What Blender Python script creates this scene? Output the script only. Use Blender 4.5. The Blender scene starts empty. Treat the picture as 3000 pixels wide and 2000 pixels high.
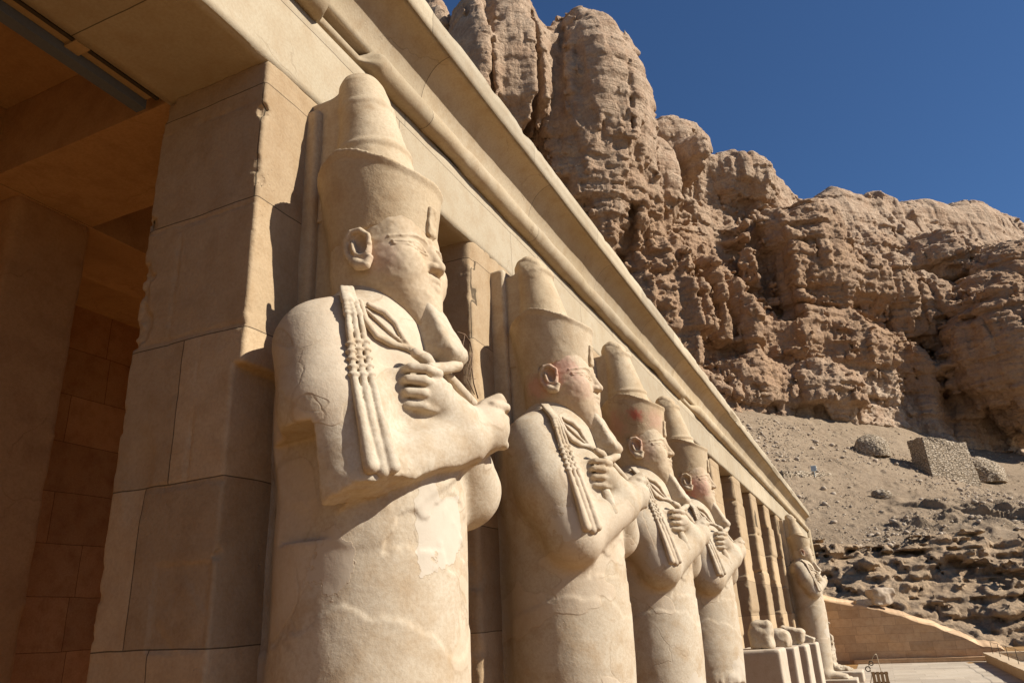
import bpy, math, random
import numpy as np
from mathutils import Vector, Matrix

random.seed(7)
SC = bpy.context.scene
COL = SC.collection

# ------------------------------------------------------------------ camera
CAM_F, CAM_YAW, CAM_PITCH, CAM_ROLL = 2189.35, -0.4173007, 0.3637659, -0.0505970
def cam_axes():
    cy, sy, cp, sp = math.cos(CAM_YAW), math.sin(CAM_YAW), math.cos(CAM_PITCH), math.sin(CAM_PITCH)
    f = np.array([sy*cp, cy*cp, sp]); r = np.array([cy, -sy, 0.0]); u = np.cross(r, f)
    cr, sr = math.cos(CAM_ROLL), math.sin(CAM_ROLL)
    return cr*r + sr*u, -sr*r + cr*u, f
_r, _u, _f = cam_axes()
cd = bpy.data.cameras.new('camera')
cam = bpy.data.objects.new('camera', cd); COL.objects.link(cam)
cam.matrix_world = Matrix(((_r[0], _u[0], -_f[0], 0), (_r[1], _u[1], -_f[1], 0), (_r[2], _u[2], -_f[2], 0), (0, 0, 0, 1)))
cd.sensor_width = 36.0
cd.lens = 36.0*CAM_F/3000.0
cd.clip_start = 0.05
cd.clip_end = 3000
SC.camera = cam

# ------------------------------------------------------------------ light
SUN = np.array([1.0, 0.14, 0.74]); SUN /= np.linalg.norm(SUN)
w = bpy.data.worlds.new('World'); SC.world = w
w.use_nodes = True
nt = w.node_tree
bg = nt.nodes['Background']
sky = nt.nodes.new('ShaderNodeTexSky')
sky.sky_type = 'NISHITA'
sky.sun_disc = False
sky.sun_elevation = math.asin(SUN[2])
sky.sun_rotation = math.atan2(SUN[0], SUN[1])
sky.altitude = 1200
sky.air_density = 1.2
sky.dust_density = 0.0
sky.ozone_density = 10.0
nt.links.new(sky.outputs[0], bg.inputs[0])
bg.inputs[1].default_value = 0.052
sl = bpy.data.lights.new('sun', 'SUN')
sl.energy = 4.8
sl.angle = math.radians(0.53)
sl.color = (1.0, 0.96, 0.89)
so = bpy.data.objects.new('sun', sl); COL.objects.link(so)
so.rotation_euler = Vector(SUN).to_track_quat('Z', 'Y').to_euler()
SC.view_settings.view_transform = 'Standard'
SC.view_settings.look = 'None'
SC.view_settings.exposure = 0.74
SC.view_settings.gamma = 1.0
SC.cycles.max_bounces = 12
SC.cycles.diffuse_bounces = 5

# ------------------------------------------------------------------ helpers: objects
def tag(o, label=None, cat=None, group=None, kind=None):
    if label: o['label'] = label
    if cat: o['category'] = cat
    if group: o['group'] = group
    if kind: o['kind'] = kind
    return o

def mesh_obj(name, verts, faces, mat=None, parent=None, smooth=True):
    me = bpy.data.meshes.new(name)
    v = np.asarray(verts, np.float32)
    me.vertices.add(len(v)); me.vertices.foreach_set('co', v.ravel())
    if isinstance(faces, np.ndarray) and faces.ndim == 2:
        n, k = faces.shape
        loops = faces.ravel(); starts = np.arange(n)*k
    else:
        loops = np.concatenate([np.asarray(f) for f in faces])
        starts = np.cumsum([0]+[len(f) for f in faces])[:-1]; n = len(faces)
    me.loops.add(len(loops)); me.loops.foreach_set('vertex_index', loops.astype(np.int32))
    me.polygons.add(n); me.polygons.foreach_set('loop_start', np.asarray(starts, np.int32))
    me.update(calc_edges=True); me.validate()
    if smooth:
        me.polygons.foreach_set('use_smooth', np.ones(len(me.polygons), bool))
    o = bpy.data.objects.new(name, me); COL.objects.link(o)
    if mat: me.materials.append(mat)
    if parent: o.parent = parent
    return o

def empty(name, loc=(0, 0, 0)):
    o = bpy.data.objects.new(name, None); COL.objects.link(o)
    o.location = loc; o.empty_display_size = 0.3
    return o

def copy_tree(o, parent=None):
    c = o.copy(); COL.objects.link(c)
    if parent: c.parent = parent
    for ch in list(o.children): copy_tree(ch, c)
    return c

# ------------------------------------------------------------------ helpers: noise
def _hash(i, j, k, seed):
    h = (i.astype(np.uint32)*np.uint32(374761393) + j.astype(np.uint32)*np.uint32(668265263)
         + k.astype(np.uint32)*np.uint32(2147483647) + np.uint32((seed*974634777) & 0xffffffff))
    h = (h ^ (h >> np.uint32(13)))*np.uint32(1274126177)
    h = (h ^ (h >> np.uint32(16)))*np.uint32(2246822519)
    return ((h ^ (h >> np.uint32(15))) & np.uint32(0xffff)).astype(np.float32)/np.float32(32767.5) - 1
def vnoise(x, y, z, seed=0):
    with np.errstate(over='ignore'):
        xi = np.floor(x).astype(np.int32); yi = np.floor(y).astype(np.int32); zi = np.floor(z).astype(np.int32)
        fx = (x-xi).astype(np.float32); fy = (y-yi).astype(np.float32); fz = (z-zi).astype(np.float32)
        fx = fx*fx*(3-2*fx); fy = fy*fy*(3-2*fy); fz = fz*fz*(3-2*fz)
        r = 0
        for a in (0, 1):
            for b in (0, 1):
                for c in (0, 1):
                    r = r + _hash(xi+a, yi+b, zi+c, seed)*((fx if a else 1-fx)*(fy if b else 1-fy)*(fz if c else 1-fz))
    return r
def fbm(p, scale, octv=4, seed=0, gain=0.5, ridged=False):
    s = 0; a = 1.0; tot = 0
    sc = np.broadcast_to(np.asarray(scale, float), (3,))
    for o in range(octv):
        m = 2.03**o
        n = vnoise(p[:, 0]*sc[0]*m+17.3*o, p[:, 1]*sc[1]*m+5.1*o, p[:, 2]*sc[2]*m+9.7*o, seed+o*13)
        if ridged: n = 1-2*np.abs(n)
        s = s + a*n; tot += a; a *= gain
    return s/tot

# ------------------------------------------------------------------ helpers: signed distance volumes
class Vol:
    def __init__(self, lo, hi, h):
        self.lo = np.array(lo, float); self.h = h
        n = np.ceil((np.array(hi)-self.lo)/h).astype(int)+1
        self.n = n
        self.ax = [(self.lo[i]+np.arange(n[i])*h).astype(np.float32) for i in range(3)]
        self.f = np.full(n, 5.0, np.float32)
    def _sl(self, lo, hi):
        s = []
        for i in range(3):
            a = int(max(0, math.floor((lo[i]-self.lo[i])/self.h)-2)); b = int(min(self.n[i], math.ceil((hi[i]-self.lo[i])/self.h)+3))
            if b <= a: return None, None
            s.append(slice(a, b))
        X = self.ax[0][s[0]][:, None, None]; Y = self.ax[1][s[1]][None, :, None]; Z = self.ax[2][s[2]][None, None, :]
        return tuple(s), (X, Y, Z)
    def add(self, prim, k=0.0):
        fn, lo, hi = prim
        s, P = self._sl(np.array(lo)-k-self.h, np.array(hi)+k+self.h)
        if s is None: return self
        d = fn(*P); a = self.f[s]
        if k > 0:
            hh = np.maximum(k-np.abs(a-d), 0)/k
            self.f[s] = np.minimum(a, d)-hh*hh*k*0.25
        else: self.f[s] = np.minimum(a, d)
        return self
    def cut(self, prim, k=0.0):
        fn, lo, hi = prim
        s, P = self._sl(np.array(lo)-k-self.h, np.array(hi)+k+self.h)
        if s is None: return self
        d = -fn(*P); a = self.f[s]
        if k > 0:
            hh = np.maximum(k-np.abs(a-d), 0)/k
            self.f[s] = np.maximum(a, d)+hh*hh*k*0.25
        else: self.f[s] = np.maximum(a, d)
        return self
    def roughen(self, amp, scale, octv=4, seed=0, ridged=False, band=3.0, mask=None):
        """add noise to the field near the surface"""
        idx = np.nonzero(np.abs(self.f) < amp*2+self.h*band)
        p = np.stack([self.ax[i][idx[i]] for i in range(3)], 1)
        n = fbm(p, scale, octv, seed, ridged=ridged)*amp
        if mask is not None: n = n*mask(p)
        self.f[idx] += n.astype(np.float32)
        return self
    def mesh(self):
        f = self.f.copy()
        f[0] = f[-1] = 1; f[:, 0] = f[:, -1] = 1; f[:, :, 0] = f[:, :, -1] = 1
        ins = f < 0
        c = None
        cnt = np.zeros(np.array(f.shape)-1, np.uint8)
        for a in (0, 1):
            for b in (0, 1):
                for d in (0, 1):
                    cnt += ins[a:f.shape[0]-1+a, b:f.shape[1]-1+b, d:f.shape[2]-1+d]
        act = (cnt > 0) & (cnt < 8)
        I = np.nonzero(act)
        nv = len(I[0])
        idm = np.full(act.shape, -1, np.int32); idm[I] = np.arange(nv)
        pos = np.zeros((nv, 3)); num = np.zeros(nv)
        base = np.stack(I, 1)
        corners = [(a, b, d) for a in (0, 1) for b in (0, 1) for d in (0, 1)]
        val = {cr: f[I[0]+cr[0], I[1]+cr[1], I[2]+cr[2]] for cr in corners}
        for ax in range(3):
            for cr in corners:
                if cr[ax]: continue
                c2 = list(cr); c2[ax] = 1; c2 = tuple(c2)
                va, vb = val[cr], val[c2]
                m = (va < 0) != (vb < 0)
                t = va[m]/(va[m]-vb[m])
                q = np.tile(np.array(cr, float), (m.sum(), 1)); q[:, ax] = t
                pos[m] += q; num[m] += 1
        pos = base+pos/num[:, None]
        verts = self.lo+pos*self.h
        quads = []
        for ax in range(3):
            o1, o2 = (ax+1) % 3, (ax+2) % 3
            A = np.moveaxis(ins, ax, 0)
            ch = np.moveaxis(A[:-1] != A[1:], 0, ax)
            e = np.stack(np.nonzero(ch), 1)
            e = e[(e[:, o1] > 0) & (e[:, o2] > 0) & (e[:, o1] < f.shape[o1]-1) & (e[:, o2] < f.shape[o2]-1)]
            def cell(d1, d2):
                g = e.copy(); g[:, o1] -= d1; g[:, o2] -= d2
                return idm[g[:, 0], g[:, 1], g[:, 2]]
            q = np.stack([cell(1, 1), cell(0, 1), cell(0, 0), cell(1, 0)], 1)
            flip = ~ins[e[:, 0], e[:, 1], e[:, 2]]
            q[flip] = q[flip][:, ::-1]
            quads.append(q)
        return verts, np.concatenate(quads).astype(np.int32)
    def normals(self, v):
        g = []
        p = np.clip((v-self.lo)/self.h, 1, self.n-3)
        def samp(q):
            i = np.floor(q).astype(int); t = q-i; r = 0
            for a in (0, 1):
                for b in (0, 1):
                    for c in (0, 1):
                        r = r+self.f[i[:, 0]+a, i[:, 1]+b, i[:, 2]+c]*(t[:, 0] if a else 1-t[:, 0])*(t[:, 1] if b else 1-t[:, 1])*(t[:, 2] if c else 1-t[:, 2])
            return r
        for i in range(3):
            e = np.zeros(3); e[i] = 0.8
            g.append(samp(p+e)-samp(p-e))
        g = np.stack(g, 1)
        return g/np.maximum(np.linalg.norm(g, axis=1, keepdims=True), 1e-9)

def ell(c, r, rot=None):
    c = np.array(c, np.float32); r = np.array(r, np.float32)
    def fn(X, Y, Z):
        x, y, z = X-c[0], Y-c[1], Z-c[2]
        if rot is not None:
            x, y, z = (rot[i][0]*x+rot[i][1]*y+rot[i][2]*z for i in range(3))
        k0 = np.sqrt((x/r[0])**2+(y/r[1])**2+(z/r[2])**2)
        k1 = np.sqrt((x/r[0]**2)**2+(y/r[1]**2)**2+(z/r[2]**2)**2)
        return k0*(k0-1)/np.maximum(k1, 1e-6)
    m = r if rot is None else np.full(3, r.max())
    return fn, c-m, c+m
def cap(a, b, ra, rb=None, flat=None):
    a = np.array(a, np.float32); b = np.array(b, np.float32); rb = ra if rb is None else rb
    ba = b-a; L2 = float(ba@ba)
    def fn(X, Y, Z):
        x, y, z = X-a[0], Y-a[1], Z-a[2]
        h = np.clip((x*ba[0]+y*ba[1]+z*ba[2])/L2, 0, 1)
        return np.sqrt((x-ba[0]*h)**2+(y-ba[1]*h)**2+(z-ba[2]*h)**2)-(ra+(rb-ra)*h)
    m = max(ra, rb)
    return fn, np.minimum(a, b)-m, np.maximum(a, b)+m
def path(pts, r):
    """union of capsules through pts as one primitive"""
    rs = np.broadcast_to(np.asarray(r, float), (len(pts),))
    prims = [cap(pts[i], pts[i+1], float(rs[i]), float(rs[i+1])) for i in range(len(pts)-1)]
    def fn(X, Y, Z):
        d = prims[0][0](X, Y, Z)
        for p in prims[1:]: d = np.minimum(d, p[0](X, Y, Z))
        return d
    return fn, np.min([p[1] for p in prims], 0), np.max([p[2] for p in prims], 0)
def box(c, hs, rd=0.0, rot=None):
    c = np.array(c, np.float32); hs = np.array(hs, np.float32)
    def fn(X, Y, Z):
        x, y, z = X-c[0], Y-c[1], Z-c[2]
        if rot is not None:
            x, y, z = (rot[i][0]*x+rot[i][1]*y+rot[i][2]*z for i in range(3))
        qx, qy, qz = np.abs(x)-hs[0]+rd, np.abs(y)-hs[1]+rd, np.abs(z)-hs[2]+rd
        return np.sqrt(np.maximum(qx, 0)**2+np.maximum(qy, 0)**2+np.maximum(qz, 0)**2)+np.minimum(np.maximum(qx, np.maximum(qy, qz)), 0)-rd
    m = hs if rot is None else np.full(3, float(np.linalg.norm(hs)))
    return fn, c-m, c+m
def rotm(ax, deg):
    return np.array(Matrix.Rotation(math.radians(deg), 3, ax)).T   # rows: local axes
# ------------------------------------------------------------------ pixel ray -> point at a known plane (surveying helper)
_AX = (_r, _u, _f)
def ray(px, py):
    r, u, f = _AX
    return f+(px-1500)/CAM_F*r-(py-1000)/CAM_F*u
def at_x(px, py, X): d = ray(px, py); return d*(X/d[0])
def at_y(px, py, Y): d = ray(px, py); return d*(Y/d[1])
def at_z(px, py, Z): d = ray(px, py); return d*(Z/d[2])

# ------------------------------------------------------------------ materials
class NT:
    def __init__(self, name):
        self.m = bpy.data.materials.new(name); self.m.use_nodes = True
        self.t = self.m.node_tree; self.t.nodes.clear()
        self.out = self.t.nodes.new('ShaderNodeOutputMaterial')
        self.b = self.t.nodes.new('ShaderNodeBsdfPrincipled')
        self.t.links.new(self.b.outputs[0], self.out.inputs[0])
        self.b.inputs['Roughness'].default_value = 0.92
        self.b.inputs['Specular IOR Level'].default_value = 0.12
    def n(self, typ, **kw):
        nd = self.t.nodes.new(typ)
        for k, v in kw.items():
            if k in ('operation', 'blend_type', 'data_type', 'feature', 'distance', 'noise_dimensions', 'offset', 'offset_frequency', 'squash', 'interpolation_type', 'vector_type', 'noise_type'):
                setattr(nd, k, v)
            else:
                s = nd.inputs[int(k[1:])] if k[0] == 'i' and k[1:].isdigit() else nd.inputs[k.replace('_', ' ')]
                if hasattr(v, 'links'): self.t.links.new(v, s)
                else: s.default_value = v
        return nd
    def link(self, a, b): self.t.links.new(a, b)
    def coords(self, rnd=False):
        tc = self.n('ShaderNodeTexCoord')
        v = tc.outputs['Object']
        if rnd:
            oi = self.n('ShaderNodeObjectInfo')
            mu = self.n('ShaderNodeMath', operation='MULTIPLY', i0=oi.outputs['Random'], i1=37.0)
            cx = self.n('ShaderNodeCombineXYZ', i0=mu.outputs[0], i1=mu.outputs[0], i2=mu.outputs[0])
            v = self.n('ShaderNodeVectorMath', operation='ADD', i0=v, i1=cx.outputs[0]).outputs[0]
        return v
    def noise(self, v, scale, detail=5, rough=0.6, dist=0.0):
        return self.n('ShaderNodeTexNoise', Vector=v, Scale=scale, Detail=detail, Roughness=rough, Distortion=dist).outputs['Fac']
    def ramp(self, f, stops, interp='LINEAR'):
        r = self.n('ShaderNodeValToRGB', Fac=f)
        cr = r.color_ramp; cr.interpolation = interp
        while len(cr.elements) > 1: cr.elements.remove(cr.elements[-1])
        cr.elements[0].position = stops[0][0]; cr.elements[0].color = self.c(stops[0][1])
        for p, c in stops[1:]:
            e = cr.elements.new(p); e.color = self.c(c)
        return r.outputs['Color']
    @staticmethod
    def c(v): return (v, v, v, 1) if isinstance(v, (int, float)) else (v[0], v[1], v[2], 1)
    def mix(self, f, a, b, mode='MIX'):
        m = self.n('ShaderNodeMix', data_type='RGBA', blend_type=mode)
        for s, v in ((m.inputs[0], f), (m.inputs[6], a), (m.inputs[7], b)):
            if hasattr(v, 'links'): self.link(v, s)
            else: s.default_value = v if isinstance(v, (int, float)) else self.c(v)
        return m.outputs[2]
    def math(self, op, a, b=0.0): return self.n('ShaderNodeMath', operation=op, i0=a, i1=b).outputs[0]
    def bump(self, hgt, strength=0.5, dist=0.02, normal=None):
        kw = dict(Height=hgt, Strength=strength, Distance=dist)
        if normal is not None: kw['Normal'] = normal
        return self.n('ShaderNodeBump', **kw).outputs[0]
    def finish(self, col, nrm=None):
        if hasattr(col, 'links'): self.link(col, self.b.inputs['Base Color'])
        else: self.b.inputs['Base Color'].default_value = self.c(col)
        if nrm is not None: self.link(nrm, self.b.inputs['Normal'])
        return self.m

def stone(name, base=(0.459, 0.344, 0.215), pale=(0.508, 0.408, 0.281), dark=(0.353, 0.240, 0.133), rnd=False, bump=1.0, cracks=0.0, patch=0.0, pits=0.5,
          joints=None, tint=None, paints=None, plaster=None):
    """weathered limestone; joints = (axis pair, course height, block length, strength)"""
    m = NT(name); v = m.coords(rnd)
    n1 = m.noise(v, 0.9, 3, 0.55); n2 = m.noise(v, 5.0, 4, 0.65); n3 = m.noise(v, 45.0, 3, 0.7)
    col = m.mix(m.ramp(n1, [(0.35, 0.0), (0.65, 1.0)]), base, pale)
    col = m.mix(m.ramp(n2, [(0.45, 0.0), (0.75, 0.75)]), col, dark)
    col = m.mix(m.ramp(n3, [(0.35, 0.25), (0.6, 0.0)]), col, (dark[0]*0.7, dark[1]*0.65, dark[2]*0.6))
    h = m.math('ADD', m.math('MULTIPLY', n2, 0.6), m.math('MULTIPLY', n3, 0.35))
    nv = m.noise(v, 160.0, 2, 0.7)
    h = m.math('ADD', h, m.math('MULTIPLY', nv, 0.10))
    if pits > 0:
        vo = m.n('ShaderNodeTexVoronoi', Vector=v, Scale=22.0, Randomness=1.0).outputs['Distance']
        pm = m.ramp(vo, [(0.05, 0.0), (0.16, 1.0)])
        gate = m.ramp(m.noise(v, 3.0, 3), [(0.52, 0.0), (0.62, 1.0)])
        pit = m.math('MULTIPLY', m.math('SUBTRACT', 1.0, pm), gate)
        h = m.math('SUBTRACT', h, m.math('MULTIPLY', pit, pits))
    if patch > 0:     # smooth pale repair plaster with a crisp outline
        pn = m.noise(v, 1.15, 2.5, 0.55, 0.5)
        pm = m.ramp(pn, [(0.60-0.06*patch, 0.0), (0.606-0.06*patch, 1.0)])
        col = m.mix(m.math('MULTIPLY', pm, 0.45), col, (0.52, 0.41, 0.29))
        edge = m.ramp(pn, [(0.592-0.06*patch, 0.0), (0.60-0.06*patch, 1.0), (0.612-0.06*patch, 0.0)])
        col = m.mix(m.math('MULTIPLY', edge, 0.22), col, dark)
        h = m.math('ADD', h, m.math('MULTIPLY', pm, 0.45))
    if cracks > 0:
        wv = m.n('ShaderNodeVectorMath', operation='ADD', i0=v, i1=m.n('ShaderNodeVectorMath', operation='SCALE', i0=m.n('ShaderNodeTexNoise', Vector=v, Scale=2.5, Detail=4).outputs['Color'], Scale=0.5).outputs[0]).outputs[0]
        cv = m.n('ShaderNodeTexVoronoi', Vector=wv, Scale=0.75, feature='DISTANCE_TO_EDGE').outputs['Distance']
        cm = m.ramp(cv, [(0.0, 1.0), (0.007, 0.0)])
        cm = m.math('MULTIPLY', cm, m.ramp(m.noise(v, 1.7, 2), [(0.48, 0.0), (0.56, 1.0)]))
        col = m.mix(m.math('MULTIPLY', cm, 0.7*cracks), col, (dark[0]*0.5, dark[1]*0.45, dark[2]*0.4))
        h = m.math('SUBTRACT', h, m.math('MULTIPLY', cm, 0.8*cracks))
    if joints:
        (ua, va), ch, bl, st = joints
        sx = m.n('ShaderNodeSeparateXYZ', i0=m.n('ShaderNodeVectorMath', operation='ADD', i0=m.n('ShaderNodeTexCoord').outputs['Object'], i1=m.n('ShaderNodeVectorMath', operation='SCALE', i0=m.n('ShaderNodeTexNoise', Vector=v, Scale=1.1, Detail=3).outputs['Color'], Scale=0.05).outputs[0]).outputs[0])
        cx = m.n('ShaderNodeCombineXYZ', i0=sx.outputs[ua], i1=sx.outputs[va])
        br = m.n('ShaderNodeTexBrick', Vector=cx.outputs[0], Scale=1.0, offset=0.43, squash=1.3)
        br.squash_frequency = 3
        br.inputs['Mortar Size'].default_value = 0.005; br.inputs['Mortar Smooth'].default_value = 0.6
        br.inputs['Brick Width'].default_value = bl; br.inputs['Row Height'].default_value = ch
        br.inputs['Color1'].default_value = (0.76, 0.74, 0.72, 1); br.inputs['Color2'].default_value = (1.14, 1.12, 1.08, 1)
        br.inputs['Bias'].default_value = 0.0
        col = m.mix(0.75, col, br.outputs['Color'], 'MULTIPLY')
        gate = m.ramp(m.noise(v, 1.3, 3), [(0.38, 0.25), (0.6, 1.0)])
        j = m.math('MULTIPLY', br.outputs['Fac'], gate)
        col = m.mix(m.math('MULTIPLY', j, st*0.8), col, (dark[0]*0.5, dark[1]*0.47, dark[2]*0.45))
        h = m.math('SUBTRACT', h, m.math('MULTIPLY', j, 0.6*st))
    if paints:        # remains of red paint, each a ragged spot around a point of the object
        for (px, py, pz), rad, pc, amt in paints:
            d = m.n('ShaderNodeVectorMath', operation='DISTANCE', i0=m.n('ShaderNodeTexCoord').outputs['Object'], i1=(px, py, pz)).outputs['Value']
            d = m.math('ADD', d, m.math('MULTIPLY', m.math('SUBTRACT', n2, 0.5), rad*1.1))
            f = m.ramp(m.math('ADD', m.math('DIVIDE', d, rad), m.math('MULTIPLY', m.math('SUBTRACT', m.noise(v, 20.0, 5, 0.75), 0.5), 1.1)), [(0.45, 1.0), (0.62, 0.55), (0.85, 0.25), (1.05, 0.0)])
            col = m.mix(m.math('MULTIPLY', f, amt), col, pc)
    for (px, py, pz), rad, pc in (plaster or ()):      # scraps of pale plaster with a crisp broken outline
        d = m.n('ShaderNodeVectorMath', operation='DISTANCE', i0=m.n('ShaderNodeTexCoord').outputs['Object'], i1=(px, py, pz)).outputs['Value']
        q = m.math('ADD', m.math('DIVIDE', d, rad), m.math('MULTIPLY', m.math('SUBTRACT', m.noise(v, 6.0, 4, 0.55), 0.5), 2.0))
        f = m.ramp(q, [(0.70, 1.0), (0.725, 0.0)]); rim = m.ramp(q, [(0.66, 0.0), (0.71, 1.0), (0.76, 0.0)])
        col = m.mix(m.math('MULTIPLY', f, 0.85), col, pc); col = m.mix(m.math('MULTIPLY', rim, 0.25), col, dark)
        h = m.math('ADD', m.math('MULTIPLY', h, m.math('SUBTRACT', 1.0, m.math('MULTIPLY', f, 0.6))), m.math('MULTIPLY', f, 0.75))
    if tint: col = m.mix(tint[0], col, tint[1])
    nr = m.bump(h, 0.42*bump, 0.018)
    return m.finish(col, nr)

ROSE = (0.50, 0.20, 0.16); RED = (0.42, 0.07, 0.045)
M_STATUE = stone('statue_limestone', rnd=True, plaster=[((0.78, -0.70, 0.78), 0.20, (0.49, 0.41, 0.31)), ((0.98, -0.2, -0.7), 0.32, (0.49, 0.415, 0.315))], base=(0.455, 0.37, 0.26), pale=(0.49, 0.41, 0.30), patch=0.8, cracks=0.3, bump=0.8, pits=0.25)
M_STATUE_A = stone('statue_limestone_patched', rnd=True, base=(0.455, 0.37, 0.26), pale=(0.49, 0.41, 0.30), patch=0.8, cracks=0.3, bump=0.8, pits=0.25, plaster=[((1.0, -0.14, 0.52), 0.32, (0.49, 0.42, 0.325)), ((0.60, -0.52, 0.35), 0.20, (0.47, 0.385, 0.285)), ((0.95, -0.22, -0.55), 0.22, (0.48, 0.40, 0.30))])
M_CROWN = stone('crown_limestone', rnd=True, base=(0.443, 0.340, 0.215), cracks=0.15, bump=1.0, pits=0.4)
M_FACE = stone('face_limestone', rnd=True, base=(0.476, 0.360, 0.234), bump=0.35, pits=0.1, paints=[((0.70, -0.26, 2.10), 0.14, ROSE, 0.16)])
M_FACE_B = stone('face_limestone_rosy', rnd=True, base=(0.476, 0.360, 0.242), bump=0.4, pits=0.1, paints=[((0.66, -0.28, 2.24), 0.18, ROSE, 0.42), ((0.80, -0.2, 2.08), 0.18, ROSE, 0.2), ((0.42, -0.3, 2.1), 0.16, ROSE, 0.4)])
M_FACE_C = stone('face_limestone_red', rnd=True, base=(0.476, 0.360, 0.242), bump=0.4, pits=0.1, paints=[((0.70, -0.25, 2.05), 0.24, ROSE, 0.45), ((0.45, -0.30, 2.0), 0.26, RED, 0.5)])
M_CROWN_RED = stone('crown_limestone_painted', rnd=True, base=(0.443, 0.328, 0.199), cracks=0.4, bump=0.9, pits=0.3, paints=[((0.60, -0.36, 2.58), 0.10, RED, 0.65), ((0.66, -0.35, 2.53), 0.09, RED, 0.5), ((0.30, -0.36, 2.45), 0.25, ROSE, 0.35), ((0.85, -0.2, 2.5), 0.2, ROSE, 0.25)])
M_ARCH = stone('architrave_stone', base=(0.385, 0.315, 0.215), pale=(0.415, 0.350, 0.250), dark=(0.340, 0.255, 0.160), cracks=0.4, patch=0.0, bump=0.9, pits=0.6, joints=((1, 2), 0.70, 2.3, 0.35))
M_CORN = stone('cornice_stone', base=(0.400, 0.315, 0.200), pale=(0.430, 0.350, 0.240), dark=(0.330, 0.235, 0.135), cracks=0.5, patch=0.0, bump=0.9, pits=0.5, joints=((1, 2), 1.4, 1.9, 0.35))
M_PILLAR = stone('pillar_stone', base=(0.415, 0.300, 0.178), pale=(0.450, 0.335, 0.210), dark=(0.335, 0.220, 0.115), cracks=0.12, patch=0.0, bump=1.1, joints=((0, 2), 0.86, 1.15, 0.12))
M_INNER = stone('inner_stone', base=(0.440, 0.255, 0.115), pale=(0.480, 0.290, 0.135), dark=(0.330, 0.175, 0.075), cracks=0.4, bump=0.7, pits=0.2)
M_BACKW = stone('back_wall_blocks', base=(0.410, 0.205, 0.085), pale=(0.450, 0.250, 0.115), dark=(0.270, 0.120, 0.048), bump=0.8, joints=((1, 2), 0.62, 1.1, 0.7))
M_PLINTH = stone('plinth_block', base=(0.476, 0.384, 0.281), pale=(0.517, 0.432, 0.328), dark=(0.410, 0.312, 0.211), bump=0.4, pits=0.15)
M_WALL = stone('retaining_wall_blocks', base=(0.55, 0.365, 0.21), pale=(0.60, 0.42, 0.26), dark=(0.44, 0.27, 0.14), bump=1.2, joints=((0, 2), 0.42, 1.05, 0.6))
M_FLOOR = stone('paving_stone', base=(0.300, 0.165, 0.062), pale=(0.330, 0.190, 0.075), dark=(0.240, 0.130, 0.045), bump=0.6, joints=((0, 1), 0.9, 1.6, 0.5))

M_PALE = stone('pale_paving', base=(0.44, 0.37, 0.28), pale=(0.48, 0.41, 0.32), dark=(0.38, 0.30, 0.22), bump=0.7, joints=((0, 1), 0.9, 1.6, 0.5))
def plain(name, col, rough=0.5, metal=0.0, bscale=40, bstr=0.1):
    m = NT(name); v = m.coords()
    n = m.noise(v, bscale, 4)
    c = m.mix(m.ramp(n, [(0.3, 0.0), (0.7, 0.35)]), col, tuple(x*0.6 for x in col))
    m.b.inputs['Roughness'].default_value = rough; m.b.inputs['Metallic'].default_value = metal
    return m.finish(c, m.bump(n, bstr, 0.01))
M_LAMP = plain('painted_steel', (0.12, 0.13, 0.15), 0.55)
M_LAMPIN = plain('lamp_tray', (0.42, 0.28, 0.14), 0.6)
M_DARK = plain('dark_steel', (0.06, 0.045, 0.03), 0.6)
M_WOOD = plain('weathered_wood', (0.30, 0.20, 0.11), 0.8)
M_ROPE = plain('rope_fibre', (0.42, 0.33, 0.22), 0.9)
M_WIRE = plain('dry_vine', (0.16, 0.10, 0.06), 0.9)
# ------------------------------------------------------------------ cliffs, scree, crag (frame: s along the cliff, d out of it, z up)
CN = np.array([0.77, -0.64, 0.0]); CA = np.array([0.64, 0.77, 0.0]); CK = 1.27551
def cl(px, py, d=0.0):            # picture point (2352 wide) -> (s, z) on the vertical plane at offset d
    r = ray(px*CK, py*CK); p = r*((-98.6+d)/(r@CN))
    return float(p@CA), float(p[2])
def cl_world(v):
    b = (-98.6+v[:, 1])
    return v[:, 0:1]*CA[None]+b[:, None]*CN[None]+np.array([0, 0, 1.0])[None]*v[:, 2:3]
def lump(px, py, rx, ry, d, rd):
    s, z = cl(px, py, d); s0, _ = cl(px-rx, py, d); s1, _ = cl(px+rx, py, d); _, z0 = cl(px, py+ry, d); _, z1 = cl(px, py-ry, d)
    return ell((s, d, z), ((s1-s0)/2, rd, (z1-z0)/2))

def cell2(p, sc, seed, warp=0.0, ws=0.3):
    """random value and edge distance of jittered blocks seen along the face (s, z)"""
    a = p[:, 0]*sc[0]; b = p[:, 2]*sc[1]
    if warp: a = a+warp*fbm(p, ws*sc[0], 3, seed+50); b = b+warp*fbm(p, ws*sc[1], 3, seed+60)
    ca = np.floor(a).astype(np.int32); cb = np.floor(b).astype(np.int32); zz = np.zeros_like(ca)
    f1 = np.full(len(p), 9.0); f2 = f1.copy(); val = np.zeros(len(p)); tilt = np.zeros(len(p))
    with np.errstate(over='ignore'):
        for i in (-1, 0, 1):
            for j in (-1, 0, 1):
                ga, gb = ca+i, cb+j
                da = ga+0.5+0.45*_hash(ga, gb, zz, seed)-a; db = gb+0.5+0.45*_hash(ga, gb, zz, seed+1)-b
                d = da*da+db*db; h = _hash(ga, gb, zz, seed+2); tl = -da*_hash(ga, gb, zz, seed+3)-db*_hash(ga, gb, zz, seed+4)
                m = d < f1
                f2 = np.where(m, f1, np.minimum(f2, d)); val = np.where(m, h, val); tilt = np.where(m, tl, tilt); f1 = np.where(m, d, f1)
    return val+0.6*tilt, np.sqrt(f2)-np.sqrt(f1)
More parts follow.
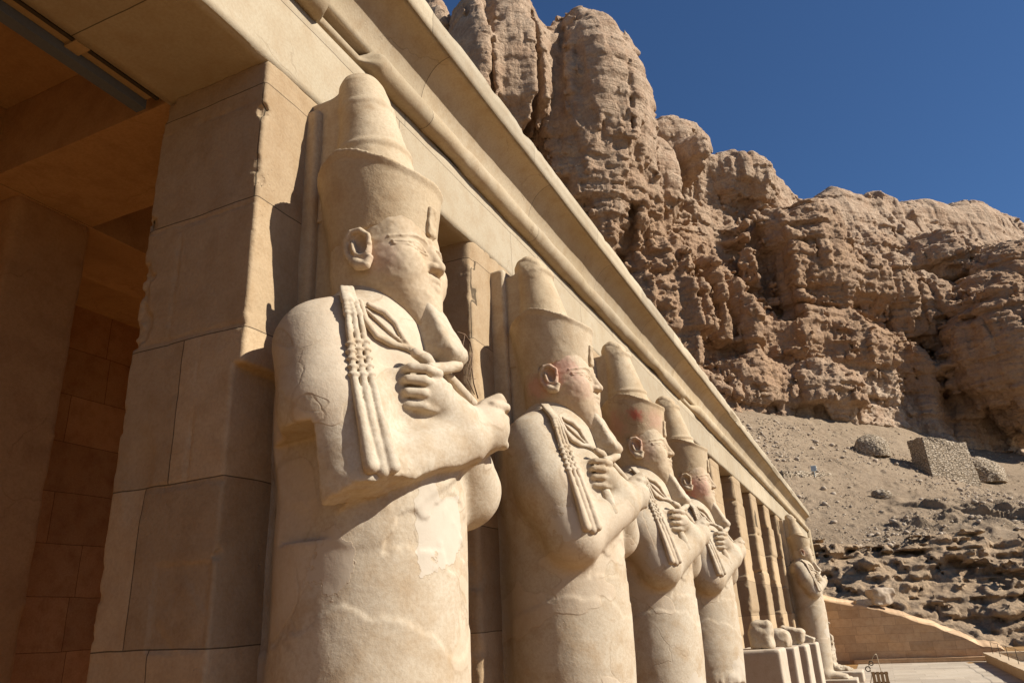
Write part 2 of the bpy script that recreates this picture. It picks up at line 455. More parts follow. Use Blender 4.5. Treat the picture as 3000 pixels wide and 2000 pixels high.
def fracture(V, sc, amp, seed, warp=0.5, crack=0.0, mask=None):
    idx = np.nonzero(np.abs(V.f) < amp*2.2+V.h*3)
    p = np.stack([V.ax[i][idx[i]] for i in range(3)], 1)
    c, e = cell2(p, sc, seed, warp)
    n = c*amp
    if crack: n = n+crack*np.clip(1-e/0.10, 0, 1)
    if mask is not None: n = n*mask(p)
    V.f[idx] += n.astype(np.float32)
def bedding(V, thick, amp, seed, mask=None):
    idx = np.nonzero(np.abs(V.f) < amp*2.2+V.h*3)
    p = np.stack([V.ax[i][idx[i]] for i in range(3)], 1)
    z = p[:, 2]/thick+1.1*fbm(p, 0.035, 3, seed); k = np.floor(z).astype(np.int32); fr = z-k
    with np.errstate(over='ignore'):
        h = _hash(k, np.floor(p[:, 0]/25+3*fbm(p, 0.05, 2, seed+3)).astype(np.int32), np.zeros_like(k), seed+7)
    n = (h*0.7+(fr-0.5)*0.9)*amp
    if mask is not None: n = n*mask(p)
    V.f[idx] += n.astype(np.float32)
M_ROCK = (lambda: None)
def rock_mat():
    m = NT('cliff_rock'); v = m.coords()
    sx = m.n('ShaderNodeSeparateXYZ', i0=v)
    big = m.noise(v, 0.035, 4, 0.55); mid = m.noise(v, 0.35, 6, 0.65); fin = m.noise(v, 2.2, 5, 0.7)
    hgt = m.math('ADD', m.math('MULTIPLY', sx.outputs[2], 1/95.0), m.math('MULTIPLY', m.math('SUBTRACT', big, 0.5), 0.9))
    col = m.ramp(hgt, [(0.26, (0.56, 0.42, 0.29)), (0.42, (0.39, 0.245, 0.142)), (0.66, (0.39, 0.245, 0.142)), (0.86, (0.48, 0.345, 0.232))])
    col = m.mix(m.ramp(mid, [(0.42, 0.0), (0.62, 0.8)]), col, (0.35, 0.22, 0.135))
    col = m.mix(m.ramp(m.noise(v, 0.12, 5, 0.6, 0.6), [(0.58, 0.0), (0.70, 0.4)]), col, (0.50, 0.38, 0.265))
    col = m.mix(m.ramp(fin, [(0.35, 0.5), (0.6, 0.0)]), col, (0.20, 0.13, 0.08))
    st = m.n('ShaderNodeMapping', Vector=v); st.inputs['Scale'].default_value = (0.25, 0.25, 1.6)
    strata = m.noise(st.outputs[0], 1.0, 5, 0.6, 0.3)
    fl = m.n('ShaderNodeMapping', Vector=v); fl.inputs['Scale'].default_value = (1.2, 1.2, 0.22)
    flute = m.noise(fl.outputs[0], 1.0, 5, 0.65, 0.2)
    h = m.math('ADD', m.math('MULTIPLY', strata, 0.8), m.math('MULTIPLY', fin, 0.8))
    h = m.math('ADD', h, m.math('MULTIPLY', flute, 0.7))
    return m.finish(col, m.bump(h, 0.9, 0.55))
M_ROCK = rock_mat()
def scree_mat(name, a=(0.25, 0.18, 0.115), b=(0.285, 0.21, 0.137), c=(0.18, 0.124, 0.075)):
    m = NT(name); v = m.coords()
    n1 = m.noise(v, 0.10, 5, 0.6); n2 = m.noise(v, 0.9, 6, 0.7); n3 = m.noise(v, 5.0, 4, 0.7)
    col = m.mix(m.ramp(n1, [(0.35, 0.0), (0.65, 1.0)]), a, b)
    col = m.mix(m.ramp(n2, [(0.45, 0.0), (0.65, 0.7)]), col, c)
    vo = m.n('ShaderNodeTexVoronoi', Vector=v, Scale=1.7); 
    peb = m.ramp(vo.outputs['Distance'], [(0.10, 1.0), (0.22, 0.0)])
    col = m.mix(m.math('MULTIPLY', peb, m.ramp(n2, [(0.5, 0.0), (0.6, 0.8)])), col, (0.58, 0.49, 0.38))
    h = m.math('ADD', m.math('ADD', m.math('MULTIPLY', n2, 0.8), m.math('MULTIPLY', n3, 0.35)), m.math('MULTIPLY', peb, 0.3))
    return m.finish(col, m.bump(h, 0.9, 0.35))
M_SCREE = scree_mat('scree')
M_SAND = scree_mat('desert_sand', (0.24, 0.18, 0.125), (0.27, 0.21, 0.15), (0.21, 0.155, 0.105))

def build_cliff(h=0.55):
    V = Vol((20, -40, -4), (228, 34, 122), h)
    sky_px = [(900, 30), (960, 55), (1030, 75), (1045, 70), (1240, 120), (1250, 125), (1455, 280), (1470, 288), (1600, 302), (1622, 350), (1650, 345), (1760, 385), (1845, 432), (1890, 434), (1920, 408), (1960, 420),
              (2070, 436), (2150, 441), (2200, 456), (2250, 450), (2290, 456), (2352, 470), (2420, 478), (2500, 470)]
    S = [cl(x, y, -9) for x, y in sky_px]
    ss = np.array([a for a, b in S]); sz = np.array([b for a, b in S])
    def base(X, Y, Z):
        zt = np.interp(X.ravel(), ss, sz).astype(np.float32)[:, None, None]
        D = np.interp(Z.ravel(), [-5, 30, 40, 62, 95, 120], [16, 9, 5, 0, -7, -13]).astype(np.float32)[None, None, :]
        f1 = (Y-D)*0.92; f2 = (Z-zt)
        k = 5.0; hh = np.maximum(k-np.abs(f1-f2), 0)/k
        return np.maximum(f1, f2)+hh*hh*k*0.25
    V.add((base, (20, -40, -4), (228, 34, 122)))
    V.roughen(3.0, (0.045, 0.045, 0.03), 3, 201, band=8)
    # tall split columns at the left
    for a in [(985, 85, 42, 75, -3, 7)]: V.add(lump(*a), 1.0)
    for a in [(1138, 200, 108, 225, 1, 13), (1085, 160, 52, 180, 7, 7), (1195, 210, 46, 190, 7, 8), (1150, 380, 92, 180, 3, 9)]: V.add(lump(*a), 1.2)
    for a in [(1318, 245, 70, 200, 3, 13), (1372, 285, 78, 205, 3, 13), (1318, 210, 50, 140, 6, 9), (1425, 400, 46, 200, 1, 10), (1330, 420, 85, 200, 3, 10)]: V.add(lump(*a), 5.5)
    # shoulder blocks, domes and ribs melting into the face
    for a in [(1586, 372, 38, 56, 1, 7)]: V.add(lump(*a), 0.8)
    for a in [(1400, 490, 74, 140, 1, 9), (1310, 490, 50, 130, 1, 8), (1480, 430, 60, 110, -2, 9), (1690, 425, 80, 72, -7, 8), (1535, 350, 86, 60, -6, 9)]: V.add(lump(*a), 3.0)
    for a in [(1522, 730, 104, 178, 3, 9), (1462, 690, 36, 120, 5, 6), (1632, 700, 30, 120, 3, 7), (1690, 745, 34, 125, 3, 7), (1560, 820, 46, 90, 6, 6), (1490, 830, 42, 100, 6, 6)]: V.add(lump(*a), 1.4)
    for a in [(1870, 590, 66, 130, 1, 9), (1985, 665, 110, 75, 0, 10), (2100, 730, 80, 90, 1, 9), (1765, 610, 80, 130, -3, 10), (1820, 770, 100, 100, 1, 8), (1950, 820, 100, 110, 2, 8), (2070, 880, 80, 120, 4, 8), (1720, 880, 90, 80, 4, 7), (1880, 900, 90, 80, 5, 7),
              (2335, 820, 100, 165, 15, 15), (2280, 720, 70, 80, 10, 10), (2420, 720, 130, 160, 12, 14), (2190, 620, 90, 70, -1, 9)]: V.add(lump(*a), 3.5)
    for a in [(2190, 880, 44, 200, 15, 9), (1775, 540, 12, 70, 4, 6), (1800, 600, 14, 90, 5, 6), (1246, 190, 6, 170, 14, 14), (1268, 330, 7, 80, 13, 9), (1622, 352, 4, 34, 4, 10), (1612, 690, 5, 110, 9, 4), (1662, 740, 5, 90, 9, 4), (1138, 120, 5, 120, 14, 4)]: V.cut(lump(*a), 1.2)
    low = lambda p: 0.30+0.70*np.clip((80-p[:, 2]-0.10*(p[:, 0]-60)*0)/14+np.clip((p[:, 0]-82)/10, 0, 1), 0, 1)
    V.roughen(1.5, (0.075, 0.075, 0.04), 3, 211, ridged=True, band=5, mask=low)
    fracture(V, (0.10, 0.05), 0.85, 601, 0.7, 0.4, low)
    bedding(V, 3.4, 0.8, 651, low)
    idx = np.nonzero(np.abs(V.f) < 4)
    p = np.stack([V.ax[i][idx[i]] for i in range(3)], 1)
    cleft = np.clip((fbm(p, (0.085, 0.085, 0.014), 3, 671, ridged=True)-0.60)/0.40, 0, 1)+0.6*np.clip((fbm(p, (0.22, 0.22, 0.035), 3, 673, ridged=True)-0.62)/0.38, 0, 1)
    V.f[idx] += (cleft*3.2*(0.5+0.5*low(p))).astype(np.float32)
    fis = np.clip((fbm(p, (0.55, 0.55, 0.06), 3, 677, ridged=True)-0.66)/0.34, 0, 1)
    V.f[idx] += (fis*0.9*(0.35+0.65*low(p))).astype(np.float32)
    fracture(V, (0.28, 0.16), 0.24, 611, 0.6, 0.10, low)
    V.roughen(0.2, (0.25, 0.25, 0.08), 3, 221, ridged=True, band=4, mask=low)
    bedding(V, 1.3, 0.40, 661, low)
    V.roughen(0.4, (0.3, 0.3, 0.18), 3, 237, band=3)
    v, f = V.mesh()
    nrm = V.normals(v)
    return v, f, nrm
def subdiv(v, f):
    """split every quad in four (linear), keeping shared vertices"""
    e = np.concatenate([f[:, [0, 1]], f[:, [1, 2]], f[:, [2, 3]], f[:, [3, 0]]])
    es = np.sort(e, 1); key = es[:, 0].astype(np.int64)*len(v)+es[:, 1]
    u, first, inv = np.unique(key, return_index=True, return_inverse=True)
    mid = (v[es[first, 0]]+v[es[first, 1]])/2; n = len(f); nv = len(v)
    cen = v[f].mean(1)
    E = inv.reshape(4, n)+nv; C = np.arange(n)+nv+len(u)
    q = np.concatenate([np.stack([f[:, i], E[i], C, E[(i+3) % 4]], 1) for i in range(4)])
    return np.concatenate([v, mid, cen]), q.astype(np.int32)
def vnormals(v, f):
    a = v[f[:, 2]]-v[f[:, 0]]; b = v[f[:, 3]]-v[f[:, 1]]; n = np.cross(a, b); o = np.zeros_like(v)
    for i in range(4):
        for k in range(3): o[:, k] += np.bincount(f[:, i], n[:, k], len(v))
    return o/np.maximum(np.linalg.norm(o, axis=1, keepdims=True), 1e-9)

v, f, nrm = build_cliff()
v, f = subdiv(v, f)
nrm = vnormals(v, f)
lowv = 0.30+0.70*np.clip((80-v[:, 2])/14+np.clip((v[:, 0]-82)/10, 0, 1), 0, 1)
c3, e3 = cell2(v, (0.75, 0.5), 621, 0.6)
v = v+nrm*(lowv*(c3*0.14-np.clip(1-e3/0.12, 0, 1)*0.16+fbm(v, (0.35, 0.35, 2.6), 4, 241)*0.42+fbm(v, (0.9, 0.9, 0.30), 3, 251, ridged=True)*0.22))[:, None]
tag(mesh_obj('cliff', cl_world(v), f, M_ROCK), kind='structure')

# scree slope: from the top of the crag up to the foot of the cliff
def crag_y(px): return np.interp(px, [1500, 1880, 2000, 2150, 2250, 2352, 2500, 2800], [1240, 1262, 1262, 1240, 1232, 1228, 1222, 1215])
def foot_y(px): return np.interp(px, [1500, 1700, 1900, 2050, 2150, 2230, 2352, 2500, 2800], [930, 950, 975, 990, 1010, 1035, 1045, 1050, 1060])
def crag_top(px):
    b = at_y(px*CK, float(crag_y(px))*CK, 86.0)
    for _ in range(3): b = at_y(px*CK, float(crag_y(px))*CK, 86.0+0.38*b[0])
    return b
def scree_point(px, t):
    b = crag_top(px)
    r = ray(px*CK, float(foot_y(px))*CK); top = r*((-98.6+9.5)/(r@CN))
    if t < 0: return b+np.array([0, 3.0+60*t*0, 70*t-0.4])
    p = b+(top-b)*t
    p[2] -= 1.2*math.sin(math.pi*min(t, 1))+0.5*math.exp(-t*22)
    p[1] += 1.8*math.exp(-t*14)
    return p
PXS = np.linspace(1450, 2900, 520); TS = np.linspace(-0.04, 1.06, 330)
G = np.array([[scree_point(px, t) for t in TS] for px in PXS])
P = G.reshape(-1, 3)
dz = fbm(P, 0.10, 4, 301)*0.7+fbm(P, (0.5, 0.35, 0.5), 4, 303)*0.28+np.clip(fbm(P, 0.9, 3, 305)-0.25, 0, 1)*0.9
tt = np.tile(TS, len(PXS)); pp = np.repeat(PXS, len(TS))
led = np.clip(fbm(P, (0.12, 0.25, 0.3), 4, 311, ridged=True)-0.35, 0, 1)*np.clip((0.45-tt)*4, 0, 1)*np.clip((tt-0.03)*12, 0, 1)*np.clip((pp-1980)/150, 0, 1)
P = P_SCREE = P+np.stack([dz*0, -led*2.0, dz+led*2.6], 1)
n1, n2 = len(PXS), len(TS); i, j = np.meshgrid(np.arange(n1-1), np.arange(n2-1), indexing='ij')
q = np.stack([i*n2+j, (i+1)*n2+j, (i+1)*n2+j+1, i*n2+j+1], -1).reshape(-1, 4)
tag(mesh_obj('scree_slope', P, q, M_SCREE), kind='structure')

# crag band behind the terrace wall
def build_crag():
    V = Vol((-20, 66, -5), (44, 108, 14), 0.28)
    pxs = np.linspace(1500, 2800, 60)
    tops = np.array([crag_top(p) for p in pxs])
    def base(X, Y, Z):
        zt = np.interp(X.ravel(), tops[:, 0], tops[:, 2]).astype(np.float32)[:, None, None]
        f1 = (75.0+0.38*X+1.02*(Z+4)-Y)*0.67; f2 = Z-zt-0.55
        k = 1.0; hh = np.maximum(k-np.abs(f1-f2), 0)/k
        return (np.maximum(f1, f2)+hh*hh*k*0.25)*0.9
    V.add((base, (-20, 66, -5), (44, 108, 14)))
    rs = np.random.RandomState(5)
    for k in range(60):
        x = rs.uniform(-19, 43); zt = np.interp(x, tops[:, 0], tops[:, 2]); u = rs.rand(); z = -4+(zt+3.6)*u
        r = rs.uniform(0.6, 1.5); y = 75.6+0.38*x+1.02*(z+4)-rs.uniform(-0.5, 0.4)
        V.add(box((x, y, z), (r*rs.uniform(0.7, 1.4), r*0.8, r*rs.uniform(0.6, 1.1)), 0.4*r, rotm('Z', rs.uniform(-40, 40))), 0.5)
    V.roughen(0.6, (0.22, 0.22, 0.18), 3, 399, ridged=True, band=5)
    fracture(V, (0.35, 0.5), 0.55, 671, 0.6, 0.15)
    bedding(V, 0.8, 0.5, 681)
    bedding(V, 0.36, 0.3, 683)
    fracture(V, (0.9, 1.2), 0.28, 673, 0.5, 0.10)
    V.roughen(0.25, (0.5, 0.5, 0.7), 4, 401, band=4)
    V.roughen(0.30, (1.1, 1.1, 0.6), 3, 411, ridged=True, band=3)
    v, f = V.mesh(); v, f = subdiv(v, f); n = vnormals(v, f)
    v = v+n*(fbm(v, (2.2, 2.2, 3.2), 3, 421)*0.10)[:, None]
    return v, f
v, f = build_crag()
def crag_mat():
    m = NT('crag_rock'); v = m.coords()
    mid = m.noise(v, 0.5, 6, 0.65); fin = m.noise(v, 4.5, 5, 0.7); big = m.noise(v, 0.12, 3)
    col = m.mix(m.ramp(big, [(0.4, 0.0), (0.6, 1.0)]), (0.40, 0.275, 0.165), (0.44, 0.31, 0.19))
    col = m.mix(m.ramp(mid, [(0.42, 0.0), (0.65, 0.8)]), col, (0.28, 0.20, 0.13))
    col = m.mix(m.ramp(m.noise(v, 0.25, 4), [(0.62, 0.0), (0.72, 0.5)]), col, (0.40, 0.22, 0.09))
    col = m.mix(m.ramp(fin, [(0.35, 0.5), (0.6, 0.0)]), col, (0.16, 0.11, 0.07))
    return m.finish(col, m.bump(m.math('ADD', fin, m.math('MULTIPLY', mid, 1.0)), 0.9, 0.25))
M_CRAG = crag_mat()
tag(mesh_obj('rock_crag', v, f, M_CRAG), kind='structure')

# plain
gv = []; N = 60
xs = np.sign(np.linspace(-1, 1, N))*np.abs(np.linspace(-1, 1, N))**3*1500; 
A, B = np.meshgrid(xs, xs, indexing='ij'); P = np.stack([A.ravel(), B.ravel(), np.full(A.size, -4.2)], 1)
i, j = np.meshgrid(np.arange(N-1), np.arange(N-1), indexing='ij')
tag(mesh_obj('desert_ground', P, np.stack([i*N+j, (i+1)*N+j, (i+1)*N+j+1, i*N+j+1], -1).reshape(-1, 4), M_SAND), kind='structure')

# loose stones on the slope, on the crag and along its foot
def icos():
    t = (1+5**.5)/2
    v = np.array([(-1, t, 0), (1, t, 0), (-1, -t, 0), (1, -t, 0), (0, -1, t), (0, 1, t), (0, -1, -t), (0, 1, -t), (t, 0, -1), (t, 0, 1), (-t, 0, -1), (-t, 0, 1)], float)/1.9
    f = np.array([(0, 11, 5), (0, 5, 1), (0, 1, 7), (0, 7, 10), (0, 10, 11), (1, 5, 9), (5, 11, 4), (11, 10, 2), (10, 7, 6), (7, 1, 8), (3, 9, 4), (3, 4, 2), (3, 2, 6), (3, 6, 8), (3, 8, 9), (4, 9, 5), (2, 4, 11), (6, 2, 10), (8, 6, 7), (9, 8, 1)])
    return v, f
iv, iff = icos(); rs = np.random.RandomState(77)
VV = []; FF = []; nb = 0
vis = np.nonzero((tt > 0.0) & (tt < 1.0) & (pp > 1650) & (pp < 2500))[0]
dens = np.clip(fbm(P_SCREE[vis], 0.09, 3, 331)+0.35, 0.02, 1)**2+0.6*(tt[vis] < 0.35)*np.clip((pp[vis]-1900)/200, 0, 1)*np.clip(fbm(P_SCREE[vis], 0.15, 3, 335)+0.2, 0, 1)
pick = rs.choice(vis, 7000, p=dens/dens.sum())
for k in pick:
    r = 0.06+0.085*rs.pareto(2.8); r = min(r, 0.42)
    q = iv*(rs.uniform(0.7, 1.3, 3)*np.array([1, 1, 0.65]))*r*(1+rs.uniform(-0.22, 0.22, (12, 1)))
    a = rs.uniform(0, 6.28); c, s_ = math.cos(a), math.sin(a)
    q = np.stack([q[:, 0]*c-q[:, 1]*s_, q[:, 0]*s_+q[:, 1]*c, q[:, 2]], 1)
    VV.append(q+P_SCREE[k]+np.array([rs.uniform(-.2, .2), rs.uniform(-.2, .2), r*0.15])); FF.append(iff+nb); nb += 12
M_LOOSE = stone('loose_stone', base=(0.40, 0.31, 0.22), pale=(0.52, 0.42, 0.31), dark=(0.24, 0.17, 0.11), bump=1.0, pits=0)
tag(mesh_obj('rubble', np.concatenate(VV), np.concatenate(FF), M_LOOSE, smooth=False), 'loose broken stones scattered over the grey slope', 'rubble', kind='stuff')
# ------------------------------------------------------------------ swept mouldings
def ysteps(y0, y1, d0, grow=0.012):
    ys = [y0]
    while ys[-1] < y1:
        ys.append(ys[-1]+max(d0, abs(ys[-1])*grow))
    ys[-1] = y1
    return np.array(ys)
def sweep(name, prof, ys, mat, parent, disp=None, closed=True, caps=True):
    prof = np.array(prof, float); n, m = len(prof), len(ys)
    P = np.zeros((m, n, 3)); P[:, :, 0] = prof[None, :, 0]; P[:, :, 2] = prof[None, :, 1]; P[:, :, 1] = ys[:, None]
    P = P.reshape(-1, 3)
    if disp is not None: P = disp(P, np.tile(np.arange(n), m), np.repeat(ys, n))
    i, j = np.meshgrid(np.arange(m-1), np.arange(n if closed else n-1), indexing='ij')
    a = i*n+j; b = i*n+(j+1) % n; c = (i+1)*n+(j+1) % n; d = (i+1)*n+j
    F = list(np.stack([a, d, c, b], -1).reshape(-1, 4))
    if caps and closed:
        F.append(np.arange(n)); F.append(np.arange(n)[::-1]+(m-1)*n)
    o = mesh_obj(name, P, F, mat, parent, smooth=False)
    return o
def dense(pts, step):
    out = []
    pts = [np.array(p, float) for p in pts]
    for a, b in zip(pts, pts[1:]+pts[:1]):
        k = max(1, int(round(np.linalg.norm(b-a)/step)))
        out += [a+(b-a)*t/k for t in range(k)]
    return np.array(out)

Y0, Y1 = -7.0, 47.5
GZ = -2.70
portico = empty('temple_portico', (-3.4, 0.0, GZ))
tag(portico, 'long limestone temple portico with square pillars and a curved overhanging cornice', 'temple')
def pobj(o): o.parent = portico; o.matrix_parent_inverse = Matrix.Translation((3.4, 0, -GZ)); return o

ARCH_Z0, ARCH_Z1 = 3.60, 4.30
prof = dense([(-3.0, ARCH_Z0), (-3.0, ARCH_Z1), (-3.93, ARCH_Z1), (-3.93, ARCH_Z0)], 0.07)
def arch_disp(P, j, yy):
    n = fbm(P, 1.6, 3, 3)*0.008
    P = P.copy()
    front = P[:, 0] > -3.02
    P[front, 0] += n[front]
    edge = np.clip(1-np.hypot(P[:, 0]+3.0, P[:, 2]-ARCH_Z0)/0.10, 0, 1)
    chip = np.clip(fbm(P*np.array([1, 1, 1]), (3, 2.6, 3), 4, 9, ridged=True)-0.25, 0, 1)*edge
    P[:, 0] -= chip*0.03; P[:, 2] += chip*0.025
    # stepped joints between the architrave blocks
    return P
pobj(sweep('architrave', prof, ysteps(Y0, Y1, 0.05, 0.010), M_ARCH, None, arch_disp))

# torus: knocked away over the first statue
th = np.linspace(0, 2*math.pi, 20, endpoint=False)
TC = (-2.965, 4.415)
prof = np.stack([TC[0]+0.115*np.cos(th), TC[1]+0.125*np.sin(th)], 1)
def torus_disp(P, j, yy):
    P = P.copy()
    n = fbm(P, (6, 2.5, 6), 4, 17)
    k = 1+n*0.10
    def gap(a, b, s): return np.clip((yy-a)/s, 0, 1)*np.clip((b-yy)/s, 0, 1)
    g = np.maximum(gap(3.42+n*0.05, 4.10+n*0.12, 0.08), 0.85*gap(15.3+n*0.3, 16.9, 0.4))
    bite = np.clip(fbm(P, (2, 0.9, 2), 4, 23)-0.30, 0, 1)*0.8
    k = k*(1-0.70*g)*(1-bite)
    P[:, 0] = TC[0]-0.085*g+(P[:, 0]-TC[0])*k; P[:, 2] = TC[1]+(P[:, 2]-TC[1])*k
    return P
o = pobj(sweep('torus_moulding', prof, ysteps(Y0, Y1, 0.035, 0.008), M_CORN, None, torus_disp))
o.data.polygons.foreach_set('use_smooth', np.ones(len(o.data.polygons), bool))

# cavetto and fillet
cav = [(-2.985+0.325*(1-math.cos(a)), 4.535+0.455*math.sin(a)) for a in np.linspace(0, math.pi/2, 12)]
prof = np.array(cav+[(-2.68, 4.995), (-3.3, 5.0), (-3.3, 4.535)])
def cav_disp(P, j, yy):
    P = P.copy(); n = fbm(P, (2.2, 1.6, 2.2), 4, 31)*0.012
    f = j < 12
    P[f, 0] += n[f]
    return P
o = pobj(sweep('cavetto_cornice', prof, ysteps(Y0, Y1-1.2, 0.05, 0.010), M_CORN, None, cav_disp))
prof = dense([(-2.655, 4.994), (-2.635, 5.24), (-3.93, 5.27), (-3.93, 5.0), (-2.80, 4.997)], 0.08)
def fil_disp(P, j, yy):
    P = P.copy(); n = fbm(P, (2.2, 1.2, 2.2), 4, 37)
    f = P[:, 0] > -2.70
    P[f, 0] += n[f]*0.012
    top = f & (P[:, 2] > 5.12)
    chip = np.clip(fbm(np.stack([P[:, 0]*0, P[:, 1], P[:, 2]*0], 1), (1, 1.3, 1), 4, 39, ridged=True)-0.45, 0, 1)
    P[top, 2] -= chip[top]*0.07; P[top, 0] -= chip[top]*0.03
    for a, b_, dd in ((20.2, 21.4, 0.20), (29.5, 31.5, 0.13), (36.0, 37.0, 0.2)):
        g = np.clip((yy-a)/0.15, 0, 1)*np.clip((b_-yy)/0.15, 0, 1)
        low = f & (P[:, 2] < 5.13)
        P[low, 0] -= (g*dd*(1+0.5*n))[low]
    return P
pobj(sweep('cornice_fillet', prof, ysteps(Y0, Y1-1.2, 0.05, 0.010), M_ARCH, None, fil_disp))

# pillars: front row
PIL = [(-2.6, 0.93), (0.2, 1.1), (3.0, 1.66), (5.85, 1.25), (8.75, 1.25), (11.6, 1.25), (14.9, 1.1), (18.26, 1.08), (21.2, 1.3), (24.69, 1.25), (28.0, 1.27), (31.45, 1.15), (34.9, 1.2), (38.3, 1.2), (41.7, 1.2), (45.2, 2.2)]
def chips(V, x0, y0, wx, wy, depth, seed, zone=0.075):
    """crisp edged spalls along the vertical corners"""
    idx = np.nonzero(np.abs(V.f) < depth+V.h*3)
    p = np.stack([V.ax[i][idx[i]] for i in range(3)], 1)
    ex = np.minimum(np.abs(p[:, 0]-x0), np.abs(p[:, 0]-x0-wx)); ey = np.minimum(np.abs(p[:, 1]-y0), np.abs(p[:, 1]-y0-wy))
    near = np.hypot(ex, ey)
    n = fbm(p, (6, 6, 5), 5, seed, gain=0.6)+0.30*(1-near/zone)+0.35*fbm(p, 1.1, 2, seed+21)
    m = np.clip((n-0.27)/0.05, 0, 1)*(near < zone*2)
    V.f[idx] += (m*depth*(0.8+0.5*fbm(p, 18, 2, seed+3))).astype(np.float32)
def pillar(x0, y0, wx, wy, z0, z1, h, seed, mat, name='pillar', courses=False, rough=1.0):
    V = Vol((x0-0.12, y0-0.12, z0-0.1), (x0+wx+0.12, y0+wy+0.12, z1+0.1), h)
    rs = np.random.RandomState(seed)
    z = z0
    while z < z1-0.01:
        c = min(z1-z, 0.7+rs.rand()*0.5)
        if z1-z-c < 0.3: c = z1-z
        dx, dy = (rs.uniform(-0.02, 0.03), rs.uniform(-0.04, 0.05)) if courses else (0, 0)
        V.add(box((x0+wx/2-dx, y0+wy/2-dy, z+c/2), (wx/2, wy/2, c/2+(0.0 if courses else 0.05)), 0.015))
        z += c
    V.roughen(0.005*rough, (1.7, 1.7, 1.7), 3, seed)
    V.roughen(0.005*rough, (9, 9, 9), 3, seed+4)
    def edge(p):
        ex = np.minimum(np.abs(p[:, 0]-x0), np.abs(p[:, 0]-x0-wx)); ey = np.minimum(np.abs(p[:, 1]-y0), np.abs(p[:, 1]-y0-wy))
        return np.clip(1-np.hypot(ex, ey)/0.07, 0, 1)*np.clip((fbm(p, 1.3, 2, seed+9)+0.15)*2.5, 0, 1)
    chips(V, x0, y0, wx, wy, 0.022*rough, seed+7)
    v, f = V.mesh()
    o = mesh_obj(name, v, f, mat, None, smooth=True)
    return pobj(o)
for i, (y, wy) in enumerate(PIL):
    if i == 2:
        # pillar behind the first statue: coarse repair stones, a hollow, and a lower front set back
        V = Vol((-4.05, 2.85, GZ-0.05), (-2.85, 4.8, 3.75), 0.015)
        V.add(box((-3.465, 3.83, 2.54), (0.465, 0.83, 1.07), 0.012))  # hidden far side widened beyond the real pillar to keep sun off the inner row
        V.add(box((-3.50, 3.83, -0.6), (0.43, 0.83, 2.09), 0.015))
        V.cut(box((-3.46, 3.0, 3.30), (0.5, 0.012, 0.006)), 0.004)
        for z in (2.52, 1.72, 0.82, -0.35): V.cut(box((-3.46, 3.0, z), (0.5, 0.012, 0.006), 0, rotm('Y', 1.2)), 0.006)
        V.cut(box((-3.62, 3.0, 2.1), (0.006, 0.012, 0.42)), 0.004); V.cut(box((-3.35, 3.0, 1.25), (0.006, 0.012, 0.43)), 0.004)
        V.cut(box((-3.30, 3.0, 0.18), (0.20, 0.010, 0.22), 0.004), 0.004)           # square insert with its loose lozenge
        V.add(box((-3.27, 3.02, 0.12), (0.13, 0.017, 0.13), 0.004, rotm('Y', 45)), 0.0)
        V.cut(ell((-3.72, 2.97, 0.92), (0.14, 0.05, 0.36)), 0.01)                # scaled-off oval
        V.roughen(0.005, 2.0, 3, 5); V.roughen(0.004, 11, 3, 6)
        chips(V, -3.93, 3.0, 0.93, 1.66, 0.024, 27, 0.07)
        v, f = V.mesh(); pobj(mesh_obj('pillar', v, f, M_PILLAR))
        continue
    pillar(-3.93, y, 0.93, wy, GZ, ARCH_Z0+0.004, 0.03 if i < 6 else 0.045, 100+i*7, M_PILLAR, courses=i > 5)
# inner row, beams, ceiling, back wall
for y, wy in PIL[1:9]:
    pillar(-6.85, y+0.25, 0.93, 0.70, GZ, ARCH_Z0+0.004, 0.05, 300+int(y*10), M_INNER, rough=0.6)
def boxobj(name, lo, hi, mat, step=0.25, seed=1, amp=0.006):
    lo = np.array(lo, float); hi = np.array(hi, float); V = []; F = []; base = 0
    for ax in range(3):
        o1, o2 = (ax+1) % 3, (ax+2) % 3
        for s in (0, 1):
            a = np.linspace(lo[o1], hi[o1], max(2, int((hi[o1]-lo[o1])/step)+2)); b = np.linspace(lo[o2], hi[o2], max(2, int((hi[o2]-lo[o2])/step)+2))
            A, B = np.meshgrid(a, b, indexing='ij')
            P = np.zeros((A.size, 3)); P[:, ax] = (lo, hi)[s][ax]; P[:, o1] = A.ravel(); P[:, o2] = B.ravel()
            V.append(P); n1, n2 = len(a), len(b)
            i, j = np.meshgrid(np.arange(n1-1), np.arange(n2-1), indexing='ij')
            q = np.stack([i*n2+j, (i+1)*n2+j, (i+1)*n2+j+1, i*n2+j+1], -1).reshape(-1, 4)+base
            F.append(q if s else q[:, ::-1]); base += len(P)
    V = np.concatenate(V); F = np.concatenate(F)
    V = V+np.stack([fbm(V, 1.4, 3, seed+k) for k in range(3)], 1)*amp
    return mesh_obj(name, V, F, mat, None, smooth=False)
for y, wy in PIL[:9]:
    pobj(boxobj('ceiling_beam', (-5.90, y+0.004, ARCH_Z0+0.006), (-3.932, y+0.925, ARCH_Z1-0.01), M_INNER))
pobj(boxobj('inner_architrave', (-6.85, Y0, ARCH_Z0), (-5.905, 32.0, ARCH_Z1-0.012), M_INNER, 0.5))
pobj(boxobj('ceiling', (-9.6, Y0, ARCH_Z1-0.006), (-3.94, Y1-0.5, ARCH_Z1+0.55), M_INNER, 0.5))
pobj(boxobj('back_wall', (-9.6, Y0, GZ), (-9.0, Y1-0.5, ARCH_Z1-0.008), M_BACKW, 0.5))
pobj(boxobj('end_wall', (-8.98, Y1-0.9, GZ), (-3.94, Y1-0.4, ARCH_Z1-0.01), M_INNER, 0.5))
